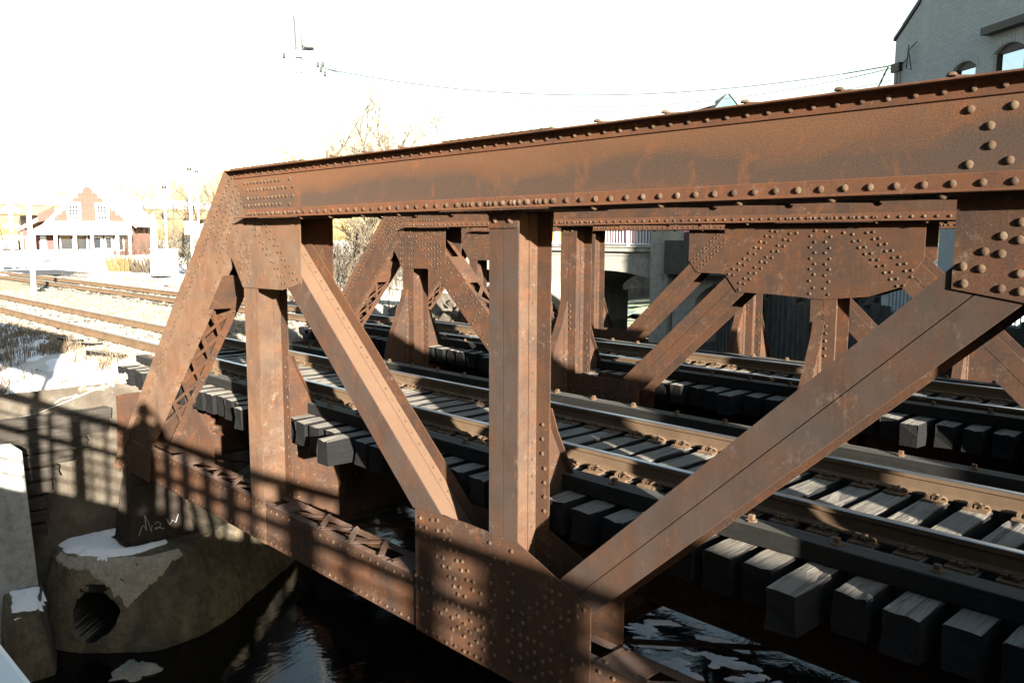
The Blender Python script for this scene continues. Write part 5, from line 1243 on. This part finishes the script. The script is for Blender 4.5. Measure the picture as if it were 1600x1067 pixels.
for k in range(46):
    x = 3.4+k*.15; y = 22.4-(x-3.4)*.62; b = MB(); b.box(x, x+.03, y, y+.03, -2.45, -1.0); obj("picket", b, BLUEGREY, mf)
for z in (-2.2, -1.15): b = MB(); b.bar((3.4, 22.45, z), (10.3, 22.45-6.9*.62, z), .04, .05); obj("fence_rail", b, BLUEGREY, mf)
# --- grey brick mill at the right
ml = thing("brick_mill", "tall grey painted brick building with arched windows at the top right", "building", (.63, 28.58, -5))
P = Vector((.63, 28.58, 0)); e1 = Vector((.829, -.559, 0)); e2 = Vector((.559, .829, 0))
G = lambda s, o, z: tuple(P+e1*s+e2*o+Vector((0, 0, z)))
def gpoly(pts, o0, o1): m_ = MB(); m_.poly([G(s, o0, z) for s, z in pts], e2*(o1-o0)); return m_
def arcpts(s0, s1, z0, z1, rise, n=8):
    return [(s0, z0), (s1, z0)] + [(s1+(s0-s1)*k/n, z1+rise*(1-((2*k/n)-1)**2)) for k in range(n+1)]
WIN = [(3.35, 4.45, 4.2, 5.85, .2), (5.25, 6.55, 3.3, 6.0, .22), (5.25, 6.55, -1.5, 1.2, .42), (2.2, 3.2, -1.5, .8, .3)]
wallm = MB(); outline = [(0, -6), (6.9, -6), (6.9, 22), (5.2, 22), (3.3, 17.5), (1.35, 8.6), (.42, 7.9), (0, 7.6)]
fr_ = gpoly(outline, 0, .5)
wo_ = obj("wall", fr_, BRICKGREY, ml)
cut = MB()
for (a, b_, z0, z1, rs) in WIN: cut.poly([G(s, -.2, z) for s, z in arcpts(a, b_, z0, z1, rs)], e2*.48)
cme = cut.mesh("cutter", None); co = bpy.data.objects.new("cutter", cme); COL.objects.link(co)
bm = bmesh.new(); bm.from_mesh(cme); bmesh.ops.recalc_face_normals(bm, faces=bm.faces); bm.to_mesh(cme); bm.free()
md = wo_.modifiers.new("cut", 'BOOLEAN'); md.object = co; md.operation = 'DIFFERENCE'; md.solver = 'EXACT'
bm = bmesh.new(); bm.from_mesh(wo_.data); bmesh.ops.recalc_face_normals(bm, faces=bm.faces); bm.to_mesh(wo_.data); bm.free()
dg = bpy.context.evaluated_depsgraph_get(); nm = bpy.data.meshes.new_from_object(wo_.evaluated_get(dg)); wo_.modifiers.clear(); wo_.data = nm; bpy.data.objects.remove(co)
for (a, b_, z0, z1, rs) in WIN:
    wf = obj("window", gpoly([(a+.01, z0), (a+.13, z0), (a+.13, z1+.05), (a+.01, z1)], .12, .26), BLACKISH, ml)
    obj("window_head", gpoly([(a+.13, z1-.03), (b_-.01, z1-.03)] + [(b_-.01+(a+.14-b_)*k/6, z1-.01+rs*.96*(1-((2*(k*(.95)/6+.0))-1)**2)) for k in range(7)], .10, .25), DARK, wf)
    obj("pane", gpoly([(a+.131, z0), (b_-.01, z0), (b_-.01, z1-.031), (a+.131, z1-.031)], .17, .2), SKYGLASS, wf)
    for k in range(9):                                        # brick voussoirs standing proud over the opening
        s0 = a-.12+(b_-a+.24)*k/9; s1 = a-.12+(b_-a+.24)*(k+.9)/9; f = lambda s: z1+rs*(1-((2*(s-a)/(b_-a))-1)**2)
        obj("arch_brick", gpoly([(s0, f(s0)+.02), (s1, f(s1)+.02), (s1, f(s1)+.26), (s0, f(s0)+.26)], -.025, -.002), BRICKGREY, wf)
    obj("sill", gpoly([(a-.1, z0-.12), (b_+.1, z0-.12), (b_+.1, z0-.002), (a-.1, z0-.002)], -.1, .1), BRICKGREY, wf)
obj("coping", gpoly([(-.08, 7.6), (.42, 7.95), (.42, 8.08), (-.08, 7.72)], -.06, .56), DARK, ml)
obj("coping", gpoly([(.42, 7.95), (1.38, 8.65), (3.33, 17.55), (5.2, 22.05), (5.2, 22.2), (3.25, 17.6), (1.28, 8.75), (.42, 8.1)], -.06, .56), DARK, ml)
obj("ledge", gpoly([(5.0, 6.62), (6.9, 6.62), (6.9, 6.85), (5.0, 6.85)], -.35, -.002), DARK, ml)
sdw = MB(); sdw.poly([G(0, .501, -6), G(0, 14, -6), G(6.9, 14, -6), G(6.9, .501, -6)], (0, 0, 13.4)); obj("main_block", sdw, BRICKGREY, ml)
b = MB(); b.tube([G(.28, -.08, -2), G(.28, -.08, 6.4)], .06, 8); obj("downpipe", b, GREY, ml)
b = MB(); b.tube([G(.42, -.07, -2), G(.42, -.07, 6.4)], .045, 8); obj("downpipe", b, GREY, ml)
b = MB(); b.poly([G(.0, -.16, 6.4), G(.5, -.16, 6.4), G(.5, -.003, 6.4), G(.0, -.003, 6.4)], (0, 0, .32)); obj("junction_box", b, BLACKISH, ml)
b = MB(); b.tube([G(.5, -.12, 6.55), G(.9, -.1, 6.75), G(1.1, -.2, 7.2), G(.95, -.15, 6.4), G(1.2, -.12, 6.3), G(1.1, -.2, 7.0), G(1.4, -.1, 7.25)], .02, 5); obj("service_drop", b, BLACKISH, ml)
for k in range(3): b = MB(); q = BC+Vector((-.25-.1*k, -.1, -.35-.22*k)); b.tube([q, q+Vector((.16, .02, .3))], .03, 5); obj("service_drop", b, WIRE, ml)
# --- far green gabled roof and mast
gh = thing("far_house", "distant grey roof with a green copper gable above the top chord", "house", (-37, 74, -3))
e = Vector((.69, .72, 0)); f_ = Vector((-.72, .69, 0)); c = Vector((-36.4, 76, 0))
def hp(a, d, z): return tuple(c+e*a+f_*d+Vector((0, 0, z)))
b = MB(); b.poly([hp(-1.3, 0, 12.5), hp(1.3, 0, 12.5), hp(1.3, 0, 14.3), hp(0, 0, 15.8), hp(-1.3, 0, 14.3)], f_*.3); obj("gable", b, COPPER, gh)
b = MB(); b.poly([hp(-1.5, -.2, 14.2), hp(0, -.2, 15.95), hp(0, 6, 15.95), hp(-1.5, 6, 14.2)], (0, 0, -.15)); b.poly([hp(1.5, 6, 14.2), hp(0, 6, 15.95), hp(0, -.2, 15.95), hp(1.5, -.2, 14.2)], (0, 0, -.15)); obj("roof", b, ROOFGREY, gh)
b = MB(); b.poly([hp(-7, .5, 13.3), hp(-1.3, .5, 14.9), hp(-1.3, 6, 14.9), hp(-7, 6, 13.3)], (0, 0, -.2)); obj("roof", b, ROOFGREY, gh)
b = MB(); b.poly([hp(-6.8, .8, -3), hp(1.5, .8, -3), hp(1.5, 6, -3), hp(-6.8, 6, -3)], (0, 0, 15.9)); obj("wall", b, PALEC, gh)
b = MB(); b.tube([(-28.4, 69.9, 8), (-28.4, 69.9, 17.3)], .045, 6); tag(obj("antenna_mast", b, GREY), "thin antenna mast standing alone above the top chord", "mast")

# --- dark blocks added behind the camera to cut sky fill on the trusses
for k, (x0, x1, yb0, h, lab) in enumerate(((-75, -42, -16, 13, "long unseen dark block added to cut sky light, farthest along the row"), (-41.5, -6, -16, 14, "unseen dark block added to cut sky light, middle of the row"), (-5.5, 16, -27, 17, "tall unseen dark block added to cut sky light behind the camera"), (16.5, 33, -27, 15, "unseen dark block added to cut sky light, second from the sunny end"), (33.5, 46, -27, 11.5, "lowest unseen dark block added to cut sky light, nearest the sun"))):
    t = thing("sky_blocker", lab, "building", ((x0+x1)/2, yb0, -2)); b = MB(); b.box(x0, x1, yb0-12, yb0, -6, h); obj("wall", b, MAROON, t)
    for i in range(int((x1-x0)/3.2)):
        for z in (0, 4.0): b = MB(); b.box(x0+1+i*3.2, x0+2.4+i*3.2, yb0+.003, yb0+.07, z, z+2); obj("window", b, GLASS, t)

an = thing("upstream_shade_block", "long unseen block added to shade the river upstream of the arch bridge", "building", (14, 40, -5)); b = MB(); b.box(4, 24, 42, 75, -6, 10); obj("wall", b, BRICKGREY, an)  # added out of view to shade the river seen through the arch
for i in range(8): b = MB(); b.box(3.94, 3.997, 44+i*3.6, 45.6+i*3.6, 2, 4.4); obj("window", b, GLASS, an)

mw = thing("bank_shade_block", "low unseen block added to shade the timber piles on the far bank", "building", (14, 17, -5)); b = MB(); b.box(11, 17, 13.6, 20.8, -6, 3.9); obj("wall", b, BRICKGREY, mw)  # added out of view to keep sun off the piles
for i in range(3): b = MB(); b.box(10.94, 10.997, 14.4+i*2.1, 15.5+i*2.1, .6, 2.4); obj("window", b, GLASS, mw)
# ------------------------------------------------------------------ the photographer at the railing (their shadow falls on the truss foot)
PF = Vector((-.7226, .6912, 0)); PR = Vector((.6912, .7226, 0)); PO = CAM - PF*.21; PO.z = -1.745
def pp_(f, r, z): return PO+PF*f+PR*r+Vector((0, 0, z*1.08))
def skin(name, nodes, edges, mat, parent, sub=2):
    me = bpy.data.meshes.new(name); me.from_pydata([tuple(Vector(p)-org(parent)) for p, r in nodes], edges, []); me.materials.append(mat)
    o = bpy.data.objects.new(name, me); COL.objects.link(o); o.parent = parent
    o.modifiers.new("skin", 'SKIN'); 
    for i, (p, r) in enumerate(nodes): me.skin_vertices[0].data[i].radius = (r, r) if not isinstance(r, tuple) else r
    me.skin_vertices[0].data[0].use_root = True
    s = o.modifiers.new("sub", 'SUBSURF'); s.levels = s.render_levels = sub
    return o
per = thing("person", "photographer in a dark coat standing at the railing, camera held above the head", "person", PO)
n = [(pp_(-.02, 0, .95), (.16, .12)), (pp_(0, 0, 1.12), (.15, .12)), (pp_(.0, 0, 1.32), (.18, .13)), (pp_(-.01, 0, 1.43), (.12, .09)), (pp_(.0, 0, 1.51), .055), (pp_(.02, 0, 1.60), .085), (pp_(.02, 0, 1.68), .092), (pp_(.01, 0, 1.74), .07)]
e = [(i, i+1) for i in range(7)]
for s in (-1, 1):
    b0 = len(n); n += [(pp_(0, .19*s, 1.42), .075), (pp_(.12, .30*s, 1.24), .06), (pp_(.18, .18*s, 1.42), .048), (pp_(.19, .10*s, 1.55), .036)]; e += [(3, b0), (b0, b0+1), (b0+1, b0+2), (b0+2, b0+3)]
    b1 = len(n); n += [(pp_(0, .10*s, .86), .105), (pp_(.03, .11*s, .48), .075), (pp_(-.01, .12*s, .09), .052), (pp_(.12, .14*s, .04), .04)]; e += [(0, b1), (b1, b1+1), (b1+1, b1+2), (b1+2, b1+3)]
    for k in range(4):
        f0 = len(n); q = .018*(k-1.5); n += [(pp_(.20, .095*s, 1.585+q), .011), (pp_(.19, .075*s, 1.60+q), .009), (pp_(.175, .06*s, 1.60+q), .008)]; e += [(b0+3, f0), (f0, f0+1), (f0+1, f0+2)]
    f0 = len(n); n += [(pp_(.175, .095*s, 1.57), .011), (pp_(.165, .08*s, 1.585), .010)]; e += [(b0+3, f0), (f0, f0+1)]
skin("body", n, e, DARK, per)
hm = MB(); hm.tube([pp_(.0, 0, 1.62), pp_(.0, 0, 1.70), pp_(-.005, 0, 1.77), pp_(-.005, 0, 1.80)], [.108, .108, .085, .03], 16); obj("knit_cap", hm, MAROON, per, True)
cb2 = MB(); c = CAM-PF*.055; cb2.obox(c, PR*.068, PF*.028, (0, 0, .046)); cb2.obox(c+Vector((0, 0, .06)), PR*.028, PF*.026, (0, 0, .0135)); tag(obj("hand_camera", cb2, BLACKISH), "black camera held up in the photographer's hands", "camera")

sb_ = MB(); c = PO+Vector((0, 0, -.075)); sb_.obox(c, PR*.28, PF*.2, (0, 0, .07)); tag(obj("step_block", sb_, OLDWOOD, bevel=.01), "low wooden block the photographer stands on", "block")
